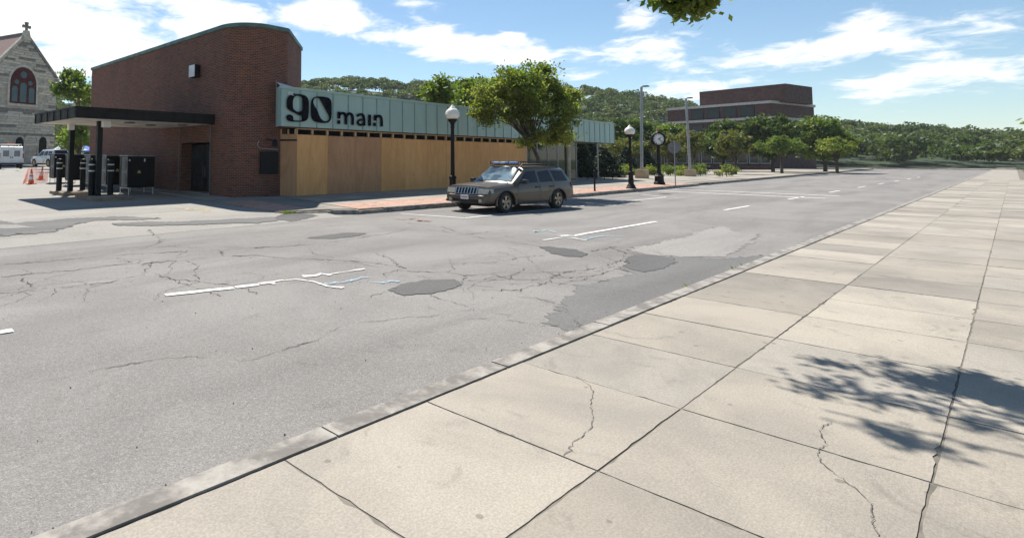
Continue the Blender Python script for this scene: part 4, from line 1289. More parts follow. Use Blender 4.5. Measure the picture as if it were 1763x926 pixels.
# ------------------------------------------------------------------ vehicles
tyre_m = M('tyre', (0.018, 0.018, 0.018), 0.85)
rim_m = M('alloy_rim', (0.42, 0.36, 0.28), 0.35, metal=0.8)
trim_m = M('black_trim', (0.025, 0.025, 0.026), 0.6)
chrome = M('chrome', (0.6, 0.58, 0.54), 0.2, metal=1.0)
lens_m = M('headlight_lens', (0.42, 0.4, 0.33), 0.15, (0.3, 0.29, 0.25), 8, spec=0.8)
tail_m = M('tail_light_red', (0.32, 0.012, 0.015), 0.2, spec=0.7)
wind_m = M('windscreen_painted_reflection', (0.16, 0.23, 0.27), 0.09, (0.03, 0.05, 0.07), 2.0, spec=0.3, mottle=(0.4, 0.62))  # pale blue mottle over dark glass: reflections painted into the colour
_b = wind_m.node_tree.nodes['Principled BSDF']
wind_m.node_tree.links.remove(_b.inputs['Roughness'].links[0]); _b.inputs['Roughness'].default_value = 0.015


def wheel(parent, x, y, r=0.37, w=0.24, side=-1, rim=rim_m, spokes=5):
    wh = MB().lathe([(r * 0.6, -w / 2), (r * 0.93, -w / 2), (r, -w / 2 + 0.03), (r, w / 2 - 0.03), (r * 0.93, w / 2), (r * 0.6, w / 2)], (0, 0, 0), 28, 'y', False).build('wheel', tyre_m, parent, 40)
    wh.location = (x, y, r)
    o = side * w / 2
    MB().lathe([(r * 0.62, o), (r * 0.66, o + side * 0.005), (r * 0.6, o - side * 0.02), (r * 0.57, o - side * 0.06)], (0, 0, 0), 28, 'y', False).build('rim', rim, wh, 40)
    MB().lathe([(r * 0.6, o - side * 0.07), (0.01, o - side * 0.07)], (0, 0, 0), 20, 'y', False).build('brake_disc', dark_void, wh)
    for k in range(spokes):
        t = 2 * math.pi * k / spokes + 0.3
        c, s = math.cos(t), math.sin(t); w1, w2 = 0.035, 0.055
        y0, y1 = o - side * 0.05, o - side * 0.012
        q = [(c * 0.03 - s * w1, s * 0.03 + c * w1), (c * 0.03 + s * w1, s * 0.03 - c * w1), (c * r * 0.61 + s * w2, s * r * 0.61 - c * w2), (c * r * 0.61 - s * w2, s * r * 0.61 + c * w2)]
        MB().add([(a, y1, b) for a, b in q] + [(a, y0, b) for a, b in q], [(0, 1, 2, 3), (4, 5, 6, 7), (0, 4, 5, 1), (1, 5, 6, 2), (2, 6, 7, 3), (3, 7, 4, 0)]).build('spoke', rim, wh)
    MB().lathe([(0.07, o - side * 0.01), (0.05, o + side * 0.004), (0.01, o + side * 0.006)], (0, 0, 0), 12, 'y').build('hub_cap', rim, wh)
    return wh


def solid_cut(mb, name, mat, parent, cutters, smooth):
    def fix(ob):
        bm = bmesh.new(); bm.from_mesh(ob.data); bmesh.ops.recalc_face_normals(bm, faces=bm.faces[:]); bm.to_mesh(ob.data); bm.free()
    o = mb.build(name, mat, None); fix(o)
    cs = []
    for c in cutters:
        co = c.build('cutter', mat); fix(co); cs.append(co)
        md = o.modifiers.new('cut', 'BOOLEAN'); md.object = co; md.operation = 'DIFFERENCE'; md.solver = 'EXACT'
    dg = bpy.context.evaluated_depsgraph_get()
    me = bpy.data.meshes.new_from_object(o.evaluated_get(dg))
    o.modifiers.clear(); o.data = me
    me.name = name
    for co in cs: bpy.data.objects.remove(co)
    me.shade_smooth(); me.set_sharp_from_angle(angle=math.radians(smooth))
    o.parent = parent
    return o


RO = 0.9    # rear overhang


def make_suv(label, paint, rack, loc, rz, sc=1.0, detail=True, group=None, screen=None):
    t = thing('parked_suv', label, 'car', loc, rz, group)
    S3 = sc if isinstance(sc, tuple) else (sc, sc, sc)
    t.scale = S3
    ST = [(0.02, [(0, .40), (.56, .40), (.64, .43), (.70, .50), (.70, .58), (.67, .635), (.6, .655), (.4, .665), (0, .67)]),
          (0.05, [(0, .36), (.62, .36), (.74, .40), (.80, .50), (.80, .60), (.77, .65), (.7, .67), (.45, .68), (0, .685)]),
          (0.16, [(0, .33), (.70, .33), (.82, .39), (.88, .56), (.88, .68), (.84, .86), (.76, .955), (.5, .985), (0, .995)]),
          (0.45, [(0, .32), (.74, .32), (.86, .38), (.905, .58), (.905, .80), (.86, .93), (.775, 1.005), (.5, 1.03), (0, 1.045)]),
          (0.84, [(0, .30), (.76, .30), (.88, .37), (.92, .60), (.92, .82), (.87, .96), (.79, 1.035), (.5, 1.06), (0, 1.08)]),
          (1.27, [(0, .30), (.76, .30), (.88, .36), (.92, .60), (.92, .82), (.875, 1.0), (.80, 1.07), (.5, 1.105), (0, 1.12)]),
          (1.97, [(0, .30), (.76, .30), (.88, .36), (.92, .60), (.92, .82), (.88, 1.04), (.715, 1.585), (.60, 1.675), (0, 1.715)]),
          (2.6, [(0, .30), (.76, .30), (.88, .36), (.92, .60), (.92, .82), (.88, 1.05), (.72, 1.61), (.60, 1.70), (0, 1.745)]),
          (3.5, [(0, .30), (.76, .30), (.88, .36), (.92, .60), (.92, .82), (.88, 1.06), (.72, 1.605), (.60, 1.695), (0, 1.74)]),
          (4.18, [(0, .34), (.76, .34), (.87, .40), (.91, .60), (.91, .82), (.87, 1.06), (.71, 1.57), (.58, 1.655), (0, 1.70)]),
          (4.50, [(0, .38), (.74, .38), (.85, .43), (.89, .60), (.89, .82), (.84, 1.05), (.79, 1.10), (.5, 1.13), (0, 1.14)]),
          (4.57, [(0, .40), (.72, .40), (.82, .45), (.87, .56), (.87, .66), (.80, .90), (.74, .98), (.5, 1.0), (0, 1.01)]),
          (4.64, [(0, .44), (.66, .44), (.76, .48), (.82, .55), (.82, .63), (.76, .67), (.7, .685), (.45, .69), (0, .69)])]
    ST = [(x if x < 3.6 else 3.55 + (x - 3.55) * RO, q) for x, q in ST]
    mb = MB()
    vs = []; K = 9; ring = 16
    for x, pr_ in ST:
        full = pr_ + [(-y, z) for y, z in pr_[-2:0:-1]]
        vs += [(x, y, z) for y, z in full]
    fs = []
    for i in range(len(ST) - 1):
        for k in range(ring):
            k2 = (k + 1) % ring
            fs.append((i * ring + k, (i + 1) * ring + k, (i + 1) * ring + k2, i * ring + k2))
    fs.append(tuple(range(ring))); fs.append(tuple(range(len(ST) * ring - 1, len(ST) * ring - ring - 1, -1)))
    fs = [f[::-1] for f in fs]
    mb.add(vs, fs)
    cut = []
    for xa in (0.86, 3.55):
        for s in (-1, 1):
            c = MB(); c.lathe([(0.435, s * 0.60 - 0.45 if s < 0 else 0.60), (0.435, -0.60 if s < 0 else 1.05)], (xa, 0, 0.385), 28, 'y'); cut.append(c)
    body = solid_cut(mb, 'body', paint, t, cut, 24)
    for xa in (0.86, 3.55):
        for s in (-1, 1):
            wh = wheel(t, xa, s * 0.79, side=s)
            wk = 0.98 if isinstance(sc, tuple) else S3[0]; wh.scale = (wk / S3[0], wk / S3[1], wk / S3[2]); wh.location.z = 0.37 * wk / S3[2]
            an = [math.radians(-4 + 188 * k / 20) for k in range(21)]
            vs = [(xa + 0.433 * math.cos(q), yy, 0.385 + 0.433 * math.sin(q)) for yy in (s * 0.86, s * 0.61) for q in an]
            MB().add(vs, [(k, k + 1, k + 22, k + 21) for k in range(20)] + [tuple(range(21, 42))]).build('wheel_well', dark_void, t)
            pts = [(xa + 0.455 * math.cos(a), s * 0.9, 0.385 + 0.452 * math.sin(a)) for a in [math.radians(-12 + 12 * k) for k in range(18)]]
            MB().tube(pts, 0.03, 6).build('wheel_arch', paint, t, 50)
    def gy(z): return 0.88 - (z - 1.05) / 0.545 * 0.163
    for s in (-1, 1):
        for nm, q in (('side_window', [(1.53, 1.085), (2.50, 1.10), (2.50, 1.55), (2.03, 1.525)]), ('side_window', [(2.60, 1.10), (3.32, 1.11), (3.24, 1.555), (2.60, 1.555)]), ('quarter_window', [(3.42, 1.115), (4.13, 1.13), (3.97, 1.52), (3.33, 1.55)])):
            vs = [(x, s * (gy(z) + 0.006), z) for x, z in q] + [(x, s * (gy(z) - 0.02), z) for x, z in q]
            MB().add(vs, [(0, 1, 2, 3), (0, 1, 5, 4), (1, 2, 6, 5), (2, 3, 7, 6), (3, 0, 4, 7)]).build(nm, glass_dk, t)
        MB().box(0.62, min(s * .915, s * .945), 0.60, 3.1, max(s * .915, s * .945), 0.68, 0.01).build('side_moulding', paint, t) if False else None
        MB().box(1.33, min(s * .905, s * .94), 0.62, 3.06, max(s * .905, s * .94), 0.70, 0.01).build('side_moulding', paint, t)
        MB().box(1.30, min(s * .80, s * .905), 0.29, 3.1, max(s * .80, s * .905), 0.37, 0.02).build('sill', trim_m, t)
        for xd in (1.42, 2.55, 3.28):
            MB().add([(xd, s * 0.9215, 0.42), (xd + 0.014, s * 0.9215, 0.42), (xd + 0.014, s * 0.9215, 0.84), (xd, s * 0.9215, 0.84), (xd, s * 0.887, 1.045), (xd + 0.014, s * 0.887, 1.045)], [(0, 1, 2, 3), (3, 2, 5, 4)]).build('door_seam', dark_void, t)
        for xd in (2.30, 3.08):
            MB().box(xd, min(s * .90, s * .94), 0.90, xd + 0.2, max(s * .90, s * .94), 0.945, 0.01).build('door_handle', trim_m, t)
        m_ = MB().box(1.52, min(s * .96, s * 1.14), 1.07, 1.64, max(s * .96, s * 1.14), 1.23, 0.03).build('mirror', trim_m, t)
        MB().box(1.55, min(s * .85, s * .97), 1.08, 1.61, max(s * .85, s * .97), 1.12).build('mirror_arm', trim_m, m_)
        # lamps
        MB().add([(0.042, s * 0.46, 0.715), (0.068, s * 0.80, 0.725), (0.28, s * 0.91, 0.76), (0.28, s * 0.885, 0.895), (0.12, s * 0.815, 0.905), (0.1, s * 0.46, 0.915)],
                 [(0, 1, 4, 5), (1, 2, 3, 4)]).build('headlight', lens_m, t)
        MB().lathe([(0.06, 0), (0.065, -0.03), (0.02, -0.035)], (0.035, s * 0.6, 0.47), 12, 'x').build('fog_lamp', lens_m, t)
        MB().add([(4.33, s * 0.897, 0.80), (4.455, s * 0.875, 0.80), (4.49, s * 0.70, 0.80), (4.465, s * 0.68, 1.06), (4.41, s * 0.85, 1.07), (4.32, s * 0.88, 1.06)],
                 [(0, 1, 4, 5), (1, 2, 3, 4)]).build('tail_light', tail_m, t)
        MB().tube([(1.98, s * 0.56, 1.70), (2.1, s * 0.57, 1.77), (3.9, s * 0.57, 1.77), (4.05, s * 0.56, 1.69)], 0.022, 6).build('roof_rail', trim_m, t)
    # windscreen and tailgate glass, a little proud of the shell
    n = 6; vs = []
    for k in range(n + 1):
        f = k / n * 2 - 1
        vs.append((1.30 + 0.03 * f * f, f * 0.71, 1.175 - 0.022 * f * f)); vs.append((1.88 + 0.03 * f * f, f * 0.585, 1.708 - 0.018 * f * f))
    MB().add(vs, [(2 * k, 2 * k + 1, 2 * k + 3, 2 * k + 2) for k in range(n)]).build('windscreen', screen or glass_dk, t, 60)
    MB().add([(4.165, -.56, 1.63), (4.165, .56, 1.63), (4.415, .70, 1.16), (4.415, -.70, 1.16)], [(0, 1, 2, 3)]).build('rear_window', glass_dk, t)
    for s in (-1, 1): MB().tube([(1.27, s * 0.55 - 0.1, 1.135), (1.36, s * 0.2 - 0.15, 1.185)], 0.012, 5).build('wiper', trim_m, t)
    # face: grille, bumper, plate
    g = MB().add([(0.048, -.42, .70), (0.048, .42, .70), (0.125, .42, .935), (0.125, -.42, .935)], [(0, 1, 2, 3)]).build('grille', dark_void, t)
    for k in range(8):
        y = -0.42 + 0.12 * k
        MB().tube([(0.03, y, .70), (0.108, y, .935)], 0.016, 6).build('grille_bar', chrome, g)
    for z, x in ((0.70, 0.035), (0.935, 0.112)): MB().tube([(x, -.43, z), (x, .43, z)], 0.014, 6).build('grille_surround', chrome, g)
    MB().box(-0.01, -0.72, 0.60, 0.06, 0.72, 0.645, 0.015).build('bumper_strip', trim_m, t)
    MB().box(0.0, -0.5, 0.405, 0.03, 0.5, 0.50).build('lower_intake', dark_void, t)
    pl = MB().box(-0.015, -0.155, 0.505, 0.003, 0.155, 0.66).build('number_plate', white_p, t)
    for k in range(6):
        MB().box(-0.018, -0.12 + k * 0.042, 0.555, -0.0155, -0.12 + k * 0.042 + 0.026, 0.61).build('plate_mark', M('plate_red', (0.4, 0.08, 0.08), 0.6) if k == 0 else bpy.data.materials['plate_red'], pl)
    MB().box(4.47, -0.82, 0.46, 4.55, 0.82, 0.64, 0.03).build('rear_bumper', trim_m, t)
    MB().box(4.475, -0.155, 0.74, 4.495, 0.155, 0.89).build('number_plate', white_p, t)
    # chassis underneath
    MB().box(0.5, -0.5, 0.22, 4.2, 0.5, 0.33).build('underbody', dark_void, t)
    if rack:
        rk = MB()
        for z in (1.80, 1.895):
            rk.tube([(1.95, -.6, z), (3.75, -.6, z), (3.75, .6, z), (1.95, .6, z), (1.95, -.6, z)], 0.016, 6)
        rk = rk.build('roof_basket', trim_m, t)
        for i in range(13):
            x = 1.95 + 0.15 * i
            for s in (-1, 1): MB().tube([(x, s * .6, 1.80), (x, s * .6, 1.895)], 0.009, 5).build('upright', trim_m, rk)
        for i in range(9): MB().tube([(1.95 + 0.225 * i, -.6, 1.80), (1.95 + 0.225 * i, .6, 1.80)], 0.013, 5).build('cross_bar', trim_m, rk)
        for i in range(8):
            y = -0.52 + 0.15 * i
            for x in (1.95, 3.75): MB().tube([(x, y, 1.80), (x, y, 1.895)], 0.009, 5).build('upright', trim_m, rk)
        for x in (2.2, 3.5):
            for s in (-1, 1): MB().box(x - 0.04, s * 0.57 - 0.03, 1.76, x + 0.04, s * 0.57 + 0.03, 1.80).build('clamp', trim_m, rk)
        cover = M('blue_white_cover', (0.62, 0.68, 0.75), 0.3, (0.12, 0.26, 0.55), 4.5, mottle=(0.44, 0.56))
        for y in (-0.36, 0.0, 0.36): MB().box(1.88, y - 0.16, 1.81, 1.975, y + 0.15, 1.90, 0.03).build('lamp_cover', cover, rk)
    return t


pewter = M_car('pewter_paint', (0.095, 0.072, 0.05), 0.3, 0.3)
silver = M_car('silver_paint', (0.62, 0.61, 0.6), 0.1, 0.35)
darkcar = M_car('dark_paint', (0.04, 0.042, 0.05), 0.3, 0.3)
HD = math.radians(-6.5)
s_ = 1.06
def place_car(px, py, lx, ly, rz, s):
    return (px - s * (lx * math.cos(rz) - ly * math.sin(rz)), py - s * (lx * math.sin(rz) + ly * math.cos(rz)))
cx_, cy_ = place_car(17.24, 10.52, 0.86 * 1.14 / 1.06, -0.85 * 1.12 / 1.06, HD, s_)
make_suv('pewter brown SUV with black roof basket parked at the kerb', pewter, True, (cx_, cy_, 0.0), HD, (1.14, 1.12, 0.925), screen=wind_m)
q = ad(66, 287, 62); make_suv('silver SUV parked in front of the church beside the cones', silver, False, (q.x + 0.3, q.y + 1.0, lotz(q.y)), math.radians(-78), 1.1)
q = ad(128, 284, 70); make_suv('dark SUV whose roof shows behind the heat pump units', darkcar, False, (q.x, q.y, lotz(q.y)), math.radians(20), 1.0)

# white utility van seen from behind
q = ad(19, 290, 52); RV = math.atan2(-q.y, -q.x) + math.radians(4)
vn = thing('work_van', 'white work van with ladder rack seen from behind', 'van', (q.x, q.y, lotz(q.y)), RV)
vanp = M('van_white', (0.74, 0.74, 0.72), 0.35, (0.62, 0.61, 0.58), 1.5)
vs = []
for x, w0, w1, zt in ((-5.0, .85, .75, 1.0), (-4.4, .95, .85, 1.15), (-3.9, .98, .8, 1.9), (-3.4, 1.0, .85, 2.05), (-0.1, 1.0, .87, 2.08), (0, .98, .84, 2.02)):
    vs += [(x, -w0, .45), (x, -w0, 1.1 if zt > 1.2 else zt - .1), (x, -w1, zt), (x, w1, zt), (x, w0, 1.1 if zt > 1.2 else zt - .1), (x, w0, .45)]
fs = [(i * 6 + k, i * 6 + (k + 1) % 6, (i + 1) * 6 + (k + 1) % 6, (i + 1) * 6 + k) for i in range(5) for k in range(6)] + [tuple(range(5, -1, -1)), tuple(range(30, 36))]
MB().add(vs, fs).build('body', vanp, vn, 30)
for s in (-1, 1):
    d = MB().box(0.002, min(s * .02, s * .9), .55, 0.03, max(s * .02, s * .9), 1.92, 0.01).build('rear_door', vanp, vn)
    MB().box(0.03, min(s * .2, s * .68), 1.15, 0.036, max(s * .2, s * .68), 1.7).build('window', M('van_window', (0.25, 0.25, 0.26), 0.2), d)
    MB().box(0.031, min(s * .05, s * .12), 1.0, 0.06, max(s * .05, s * .12), 1.14).build('handle', trim_m, d)
    MB().box(0.0, min(s * .89, s * .985), 1.0, 0.035, max(s * .89, s * .985), 1.45, 0.01).build('tail_light', tail_m, vn)
    wheel(vn, -0.95, s * 0.85, 0.36, 0.24, s, vanp, 6); wheel(vn, -4.2, s * 0.85, 0.36, 0.24, s, vanp, 6)
    MB().tube([(-0.3, s * .8, 2.05), (-0.3, s * .8, 2.3), (-3.2, s * .8, 2.3), (-3.2, s * .8, 2.05)], 0.025, 6).build('rack_rail', white_p, vn)
MB().box(0.0, -1.0, .42, 0.16, 1.0, .56, 0.02).build('bumper', trim_m, vn)
for x in (-0.3, -1.7, -3.2): MB().tube([(x, -.8, 2.3), (x, .8, 2.3)], 0.025, 6).build('rack_bar', white_p, vn)
ld = thing('orange_ladder', 'orange ladder lying on the white van roof rack', 'ladder', (q.x, q.y, lotz(q.y)), RV)
for s in (-.2, .22): MB().box(-3.6, s - 0.03, 2.33, 0.2, s + 0.03, 2.43).build('stile', orange, ld)
for k in range(12): MB().tube([(-3.5 + 0.31 * k, -.2, 2.38), (-3.5 + 0.31 * k, .22, 2.38)], 0.016, 5).build('rung', grey_m, ld)

# cones and orange safety net
for i, (u, v, lean, lab) in enumerate(((53.5, 315, 0, 'upright orange traffic cone with white band beside the netting'), (70, 307.5, 0.14, 'leaning orange traffic cone behind the netting'))):
    z_ = lotz(40) - 0.01; p = gp(u, v, z_ if i == 0 else 0.52)
    p.z = lotz(p.y)
    t = thing('traffic_cone', lab, 'cone', p, 0.4, 'orange cones'); t.rotation_euler.y = lean
    MB().box(-0.2, -0.2, 0, 0.2, 0.2, 0.04, 0.01).build('base', orange, t)
    MB().lathe([(0.15, 0.04), (0.12, 0.25)], n=16).build('cone_lower', orange, t, 40)
    MB().lathe([(0.122, 0.25), (0.095, 0.42)], n=16).build('white_band', white_p, t, 40)
    MB().lathe([(0.095, 0.42), (0.085, 0.5)], n=16).build('cone_middle', orange, t, 40)
    MB().lathe([(0.087, 0.5), (0.07, 0.6)], n=16).build('white_band', white_p, t, 40)
    MB().lathe([(0.07, 0.6), (0.035, 0.8), (0.03, 0.82)], n=16).build('cone_upper', orange, t, 40)
    MB().tube([(0, 0, 0.8), (0.02, 0, 1.75)], 0.012, 5).build('flag_stick', M('stick_yellow', (0.5, 0.33, 0.08), 0.7) if i == 0 else bpy.data.materials['stick_yellow'], t)
nt_ = MB()
path = [gp(40, 315.5, 0.42), gp(47, 312, 0.42), gp(60, 313.5, 0.42), gp(72, 314.5, 0.42), gp(83, 312, 0.42)]
for p in path: p.z = lotz(p.y)
hts = [0.1, 0.75, 0.85, 0.55, 0.6]
segs = []
for (a, b, h0, h1) in zip(path, path[1:], hts, hts[1:]):
    for k in range(9):
        t_ = k / 9; segs.append((a.lerp(b, t_), h0 + (h1 - h0) * t_ + 0.06 * math.sin(k * 1.7)))
for p, h_ in segs: nt_.tube([(p.x, p.y, p.z + 0.02), (p.x + 0.03, p.y + 0.02, p.z + h_)], 0.006, 4)
for r in range(7):
    nt_.tube([(p.x, p.y, p.z + 0.03 + h_ * r / 6.2) for p, h_ in segs], 0.006, 4)
tag(nt_.build('safety_net', orange), 'sagging orange plastic safety netting around the cones', 'netting')

# blue pop-up tents in the far car park
tent_blue = M('tent_blue', (0.03, 0.12, 0.55), 0.6); tent_w = M('tent_pale', (0.45, 0.62, 0.8), 0.6)
for i, (u, Z_, lab) in enumerate(((112, 84, 'pale blue pop-up tent left of the canopy post, far behind'), (126, 88, 'white and blue pop-up tent between the canopy posts, far behind'), (142, 92, 'dark blue pop-up tent beside the brick wall, far behind'))):
    p = ad(u, 272, Z_)
    t = thing('popup_tent', lab, 'tent', (p.x, p.y, lotz(p.y)), 0.3 * i, 'far pop-up tents')
    for sx in (-1.4, 1.4):
        for sy in (-1.4, 1.4): MB().tube([(sx, sy, 0), (sx, sy, 2.1)], 0.03, 5).build('leg', grey_m, t)
    MB().add([(-1.5, -1.5, 2.1), (1.5, -1.5, 2.1), (1.5, 1.5, 2.1), (-1.5, 1.5, 2.1), (0, 0, 3.2)], [(0, 1, 4), (1, 2, 4), (2, 3, 4), (3, 0, 4)]).build('roof', (tent_w, tent_w, tent_blue)[i], t)
    for a, b in (((-1.5, -1.5), (1.5, -1.5)), ((-1.5, -1.5), (-1.5, 1.5)), ((1.5, -1.5), (1.5, 1.5)), ((-1.5, 1.5), (1.5, 1.5))):
        MB().add([(*a, 2.1), (*b, 2.1), (*b, 1.8), (*a, 1.8)], [(0, 1, 2, 3)]).build('valance', tent_blue, t)


# ------------------------------------------------------------------ street furniture
def street_lamp(label, loc, Hh, lean=0.0):
    t = thing('street_lamp', label, 'street lamp', loc, 0.3, 'globe street lamps')
    t.rotation_euler.y = lean
    k = Hh / 3.95
    MB().lathe([(0.27, 0), (0.27, 0.06), (0.23, 0.1), (0.2, 0.2), (0.15, 0.26), (0.14, 0.5), (0.15, 0.55), (0.13, 0.6), (0.13, 0.85), (0.155, 0.9), (0.14, 0.97), (0.11, 1.0)], n=16).build('base', black_metal, t, 30)
    MB().lathe([(0.085, 0.98), (0.07, 2.95 * k), (0.09, 3.0 * k), (0.075, 3.03 * k), (0.09, 3.16 * k), (0.18, 3.28 * k), (0.19, 3.33 * k), (0.1, 3.34 * k)], n=14).build('post', black_metal, t, 30)
    g = MB().lathe([(0.15, 3.33 * k), (0.23, 3.37 * k), (0.285, 3.47 * k), (0.29, 3.56 * k), (0.25, 3.68 * k), (0.17, 3.76 * k), (0.115, 3.79 * k), (0.12, 3.81 * k), (0.09, 3.85 * k), (0.06, 3.88 * k), (0.02, 3.95 * k)], n=22).build('globe', globe_m, t, 30)
    MB().lathe([(0.292, 3.535 * k), (0.298, 3.545 * k), (0.292, 3.555 * k)], n=22, close=False).build('globe_band', white_p, g)
    MB().box(-0.13, -0.04, 2.5, -0.06, 0.04, 2.66).build('photocell', black_metal, t)
    return t
p = ay(779.5, 345, 13.72); p.z = zwalk(p.x, p.y)
street_lamp('near globe street lamp rising behind the SUV bonnet', p, 3.88, 0.012)
p = Vector((34.6, 12.8, 0)); p.z = zwalk(p.x, p.y)
street_lamp('far globe street lamp on the corner pavement left of the clock', p, 3.72)

p = gp(1135.3, 317.5, 0.2)
ck = thing('street_clock', 'black post clock with round white dial near the corner', 'clock', (p.x, p.y, zwalk(p.x, p.y)), math.radians(-45))
MB().lathe([(0.36, 0), (0.36, 0.12), (0.3, 0.2), (0.28, 0.5), (0.33, 0.55), (0.22, 0.62), (0.16, 0.72)], n=8).build('pedestal', black_metal, ck, 20)
MB().lathe([(0.13, 0.7), (0.11, 1.1), (0.1, 2.5), (0.14, 2.58), (0.1, 2.62)], n=14).build('post', black_metal, ck, 30)
MB().lathe([(0.44, -0.13), (0.47, -0.1), (0.47, 0.1), (0.44, 0.13), (0.36, 0.13), (0.36, -0.13)], (0, 0, 3.03), 32, 'y', False).build('case', black_metal, ck, 30)
for s in (-1, 1):
    d = MB().lathe([(0.375, s * 0.09), (0.01, s * 0.1)], (0, 0, 3.03), 32, 'y', False).build('dial', white_p, ck)
    mb = MB()
    for h_ in range(12):
        a = math.pi / 6 * h_; c_, s2 = math.cos(a), math.sin(a)
        mb.add([(c_ * r_ - s2 * w_2, s * 0.112, 3.03 + s2 * r_ + c_ * w_2) for r_, w_2 in ((0.27, -.015), (0.345, -.015), (0.345, .015), (0.27, .015))], [(0, 1, 2, 3)])
    mb.build('hour_marks', black_metal, d)
    for a, l in ((math.radians(90 + 52 * -s * -1), 0.2), (math.radians(90 - s * -134), 0.3)):
        MB().tube([(-0.04 * math.cos(a), s * 0.118, 3.03 - 0.04 * math.sin(a)), (l * math.cos(a), s * 0.118, 3.03 + l * math.sin(a))], 0.018, 5).build('hand', black_metal, d)
MB().tube([(-0.46, 0, 3.2), (-0.52, 0, 3.42), (-0.36, 0, 3.46)], 0.03, 6).build('scroll', black_metal, ck)
MB().tube([(0.46, 0, 3.2), (0.52, 0, 3.42), (0.36, 0, 3.46)], 0.03, 6).build('scroll', black_metal, ck)
MB().lathe([(0.12, 3.48), (0.07, 3.54), (0.09, 3.6), (0.05, 3.66), (0.015, 3.78)], n=12).build('finial', M('clock_finial', (0.2, 0.06, 0.05), 0.5), ck, 30)

box_m = M('sandstone_base', (0.5, 0.37, 0.22), 0.85, (0.42, 0.3, 0.18), 2, 0.3, 30)
for (u, v, ut, vt, lab, lab2) in ((1105.3, 307, 1104.3, 150, 'tall grey car park light pole nearer the clock', 'square tan concrete base under the pole nearer the clock'), (1188.5, 303.5, 1181, 170, 'tall grey leaning light pole behind the stop sign', 'square tan concrete base under the leaning pole')):
    b0 = gp(u, v, 0.3); dpt = b0.x * math.cos(YAW) + b0.y * math.sin(YAW)
    tp = ad(ut, vt, dpt); bt = ad(u, 292, dpt)
    b1 = thing('pole_base', lab2, 'base', (b0.x, b0.y, 0.2 if b0.x > 55 else zwalk(b0.x, b0.y) - 0.02), 0.0, 'light pole bases')
    hb = bt.z - b1.location.z
    MB().box(-0.42, -0.42, -0.25, 0.42, 0.42, hb, 0.03).build('block', box_m, b1)
    MB().box(-0.2, -0.2, hb, 0.2, 0.2, hb + 0.05).build('flange', grey_m, b1)
    pl_ = thing('light_pole', lab, 'light pole', (b0.x, b0.y, bt.z + 0.05), 0, 'car park light poles')
    tv = tp - Vector((b0.x, b0.y, bt.z + 0.05))
    MB().tube([(0, 0, 0), tv], [0.13, 0.1], 10).build('shaft', grey_m, pl_, 40)
    MB().tube([tv, tv + Vector((0.25, -0.25, 0.05))], 0.04, 6).build('arm', grey_m, pl_)
    MB().box(tv.x - 0.05, tv.y - 0.5, tv.z + 0.0, tv.x + 0.4, tv.y - 0.1, tv.z + 0.1, 0.02).build('lamp_head', unit_grey, pl_)

p = gp(1163, 318.5, 0.2); p.z = zwalk(p.x, p.y) if p.x < 46 else 0.15
st_ = thing('stop_sign', 'octagonal traffic sign seen from its grey back near the clock', 'sign', p, math.radians(-68))
MB().box(-0.03, -0.03, -0.1, 0.03, 0.03, 2.95).build('post', grey_m, st_)
oc = [(0.4 * math.cos(math.radians(22.5 + 45 * k)) , 0.4 * math.sin(math.radians(22.5 + 45 * k)) + 2.5) for k in range(8)]
extr(MB(), oc, 0.035, 0.045).build('plate', M('sign_back', (0.22, 0.22, 0.225), 0.7, spec=0.2), st_)

p = gp(1024, 329.0, 0.18); p.z = zwalk(p.x, p.y)
pm = thing('meter_post', 'short black parking post at the kerb behind the SUV', 'post', p)
MB().lathe([(0.06, 0), (0.045, 0.05), (0.045, 1.02), (0.06, 1.03), (0.06, 1.08), (0.02, 1.1)], n=10).build('post', black_metal, pm, 40)
a = gp(1012, 309, 0.38); b = gp(1055, 309, 0.38)
hr = thing('hand_rail', 'low black rail in front of the dark conifers', 'railing', (a.x, a.y, 0.36))
dv = Vector((b.x - a.x, b.y - a.y, 0))
MB().tube([(0, 0, 0.62), dv + Vector((0, 0, 0.62))], 0.035, 6).build('top_bar', black_metal, hr)
for k in range(4): MB().tube([dv * (k / 3), dv * (k / 3) + Vector((0, 0, 0.62))], 0.03, 6).build('post', black_metal, hr)
p = gp(1025, 300, 0.38)
gs = thing('guide_post', 'thin pale post standing before the conifers', 'post', (48.0, 20.4, 0.36))
MB().tube([(0, 0, 0), (0, 0, 3.1)], 0.07, 8).build('shaft', M('pale_post', (0.5, 0.48, 0.45), 0.6), gs)
MB().lathe([(0.1, 0), (0.1, 0.05)], n=10).build('foot', grey_m, gs)


# ------------------------------------------------------------------ trees
def leaves_mesh(name, cen, size, mat, parent=None, up=0.25, aspect=0.55, seed=1):
    """one mesh of leaf-shaped faces at the given centres (numpy n x 3)"""
    g = np.random.default_rng(seed)
    n = len(cen)
    a = g.normal(size=(n, 3)); a /= np.linalg.norm(a, axis=1)[:, None]
    nrm = g.normal(size=(n, 3)); nrm[:, 2] += up * 3; 
    b = np.cross(nrm, a); b /= (np.linalg.norm(b, axis=1)[:, None] + 1e-9)
    s = size * g.uniform(0.6, 1.35, size=(n, 1))
    v = np.stack([cen + a * s, cen + b * s * aspect, cen - a * s, cen - b * s * aspect], axis=1).reshape(-1, 3).astype(np.float32)
    me = bpy.data.meshes.new(name)
    me.vertices.add(4 * n); me.vertices.foreach_set('co', v.ravel())
    me.loops.add(4 * n); me.loops.foreach_set('vertex_index', np.arange(4 * n, dtype=np.int32))
    me.polygons.add(n); me.polygons.foreach_set('loop_start', np.arange(0, 4 * n, 4, dtype=np.int32)); me.polygons.foreach_set('loop_total', np.full(n, 4, dtype=np.int32))
    me.update(); me.validate()
    me.materials.append(mat)
    return put(name, me, parent)


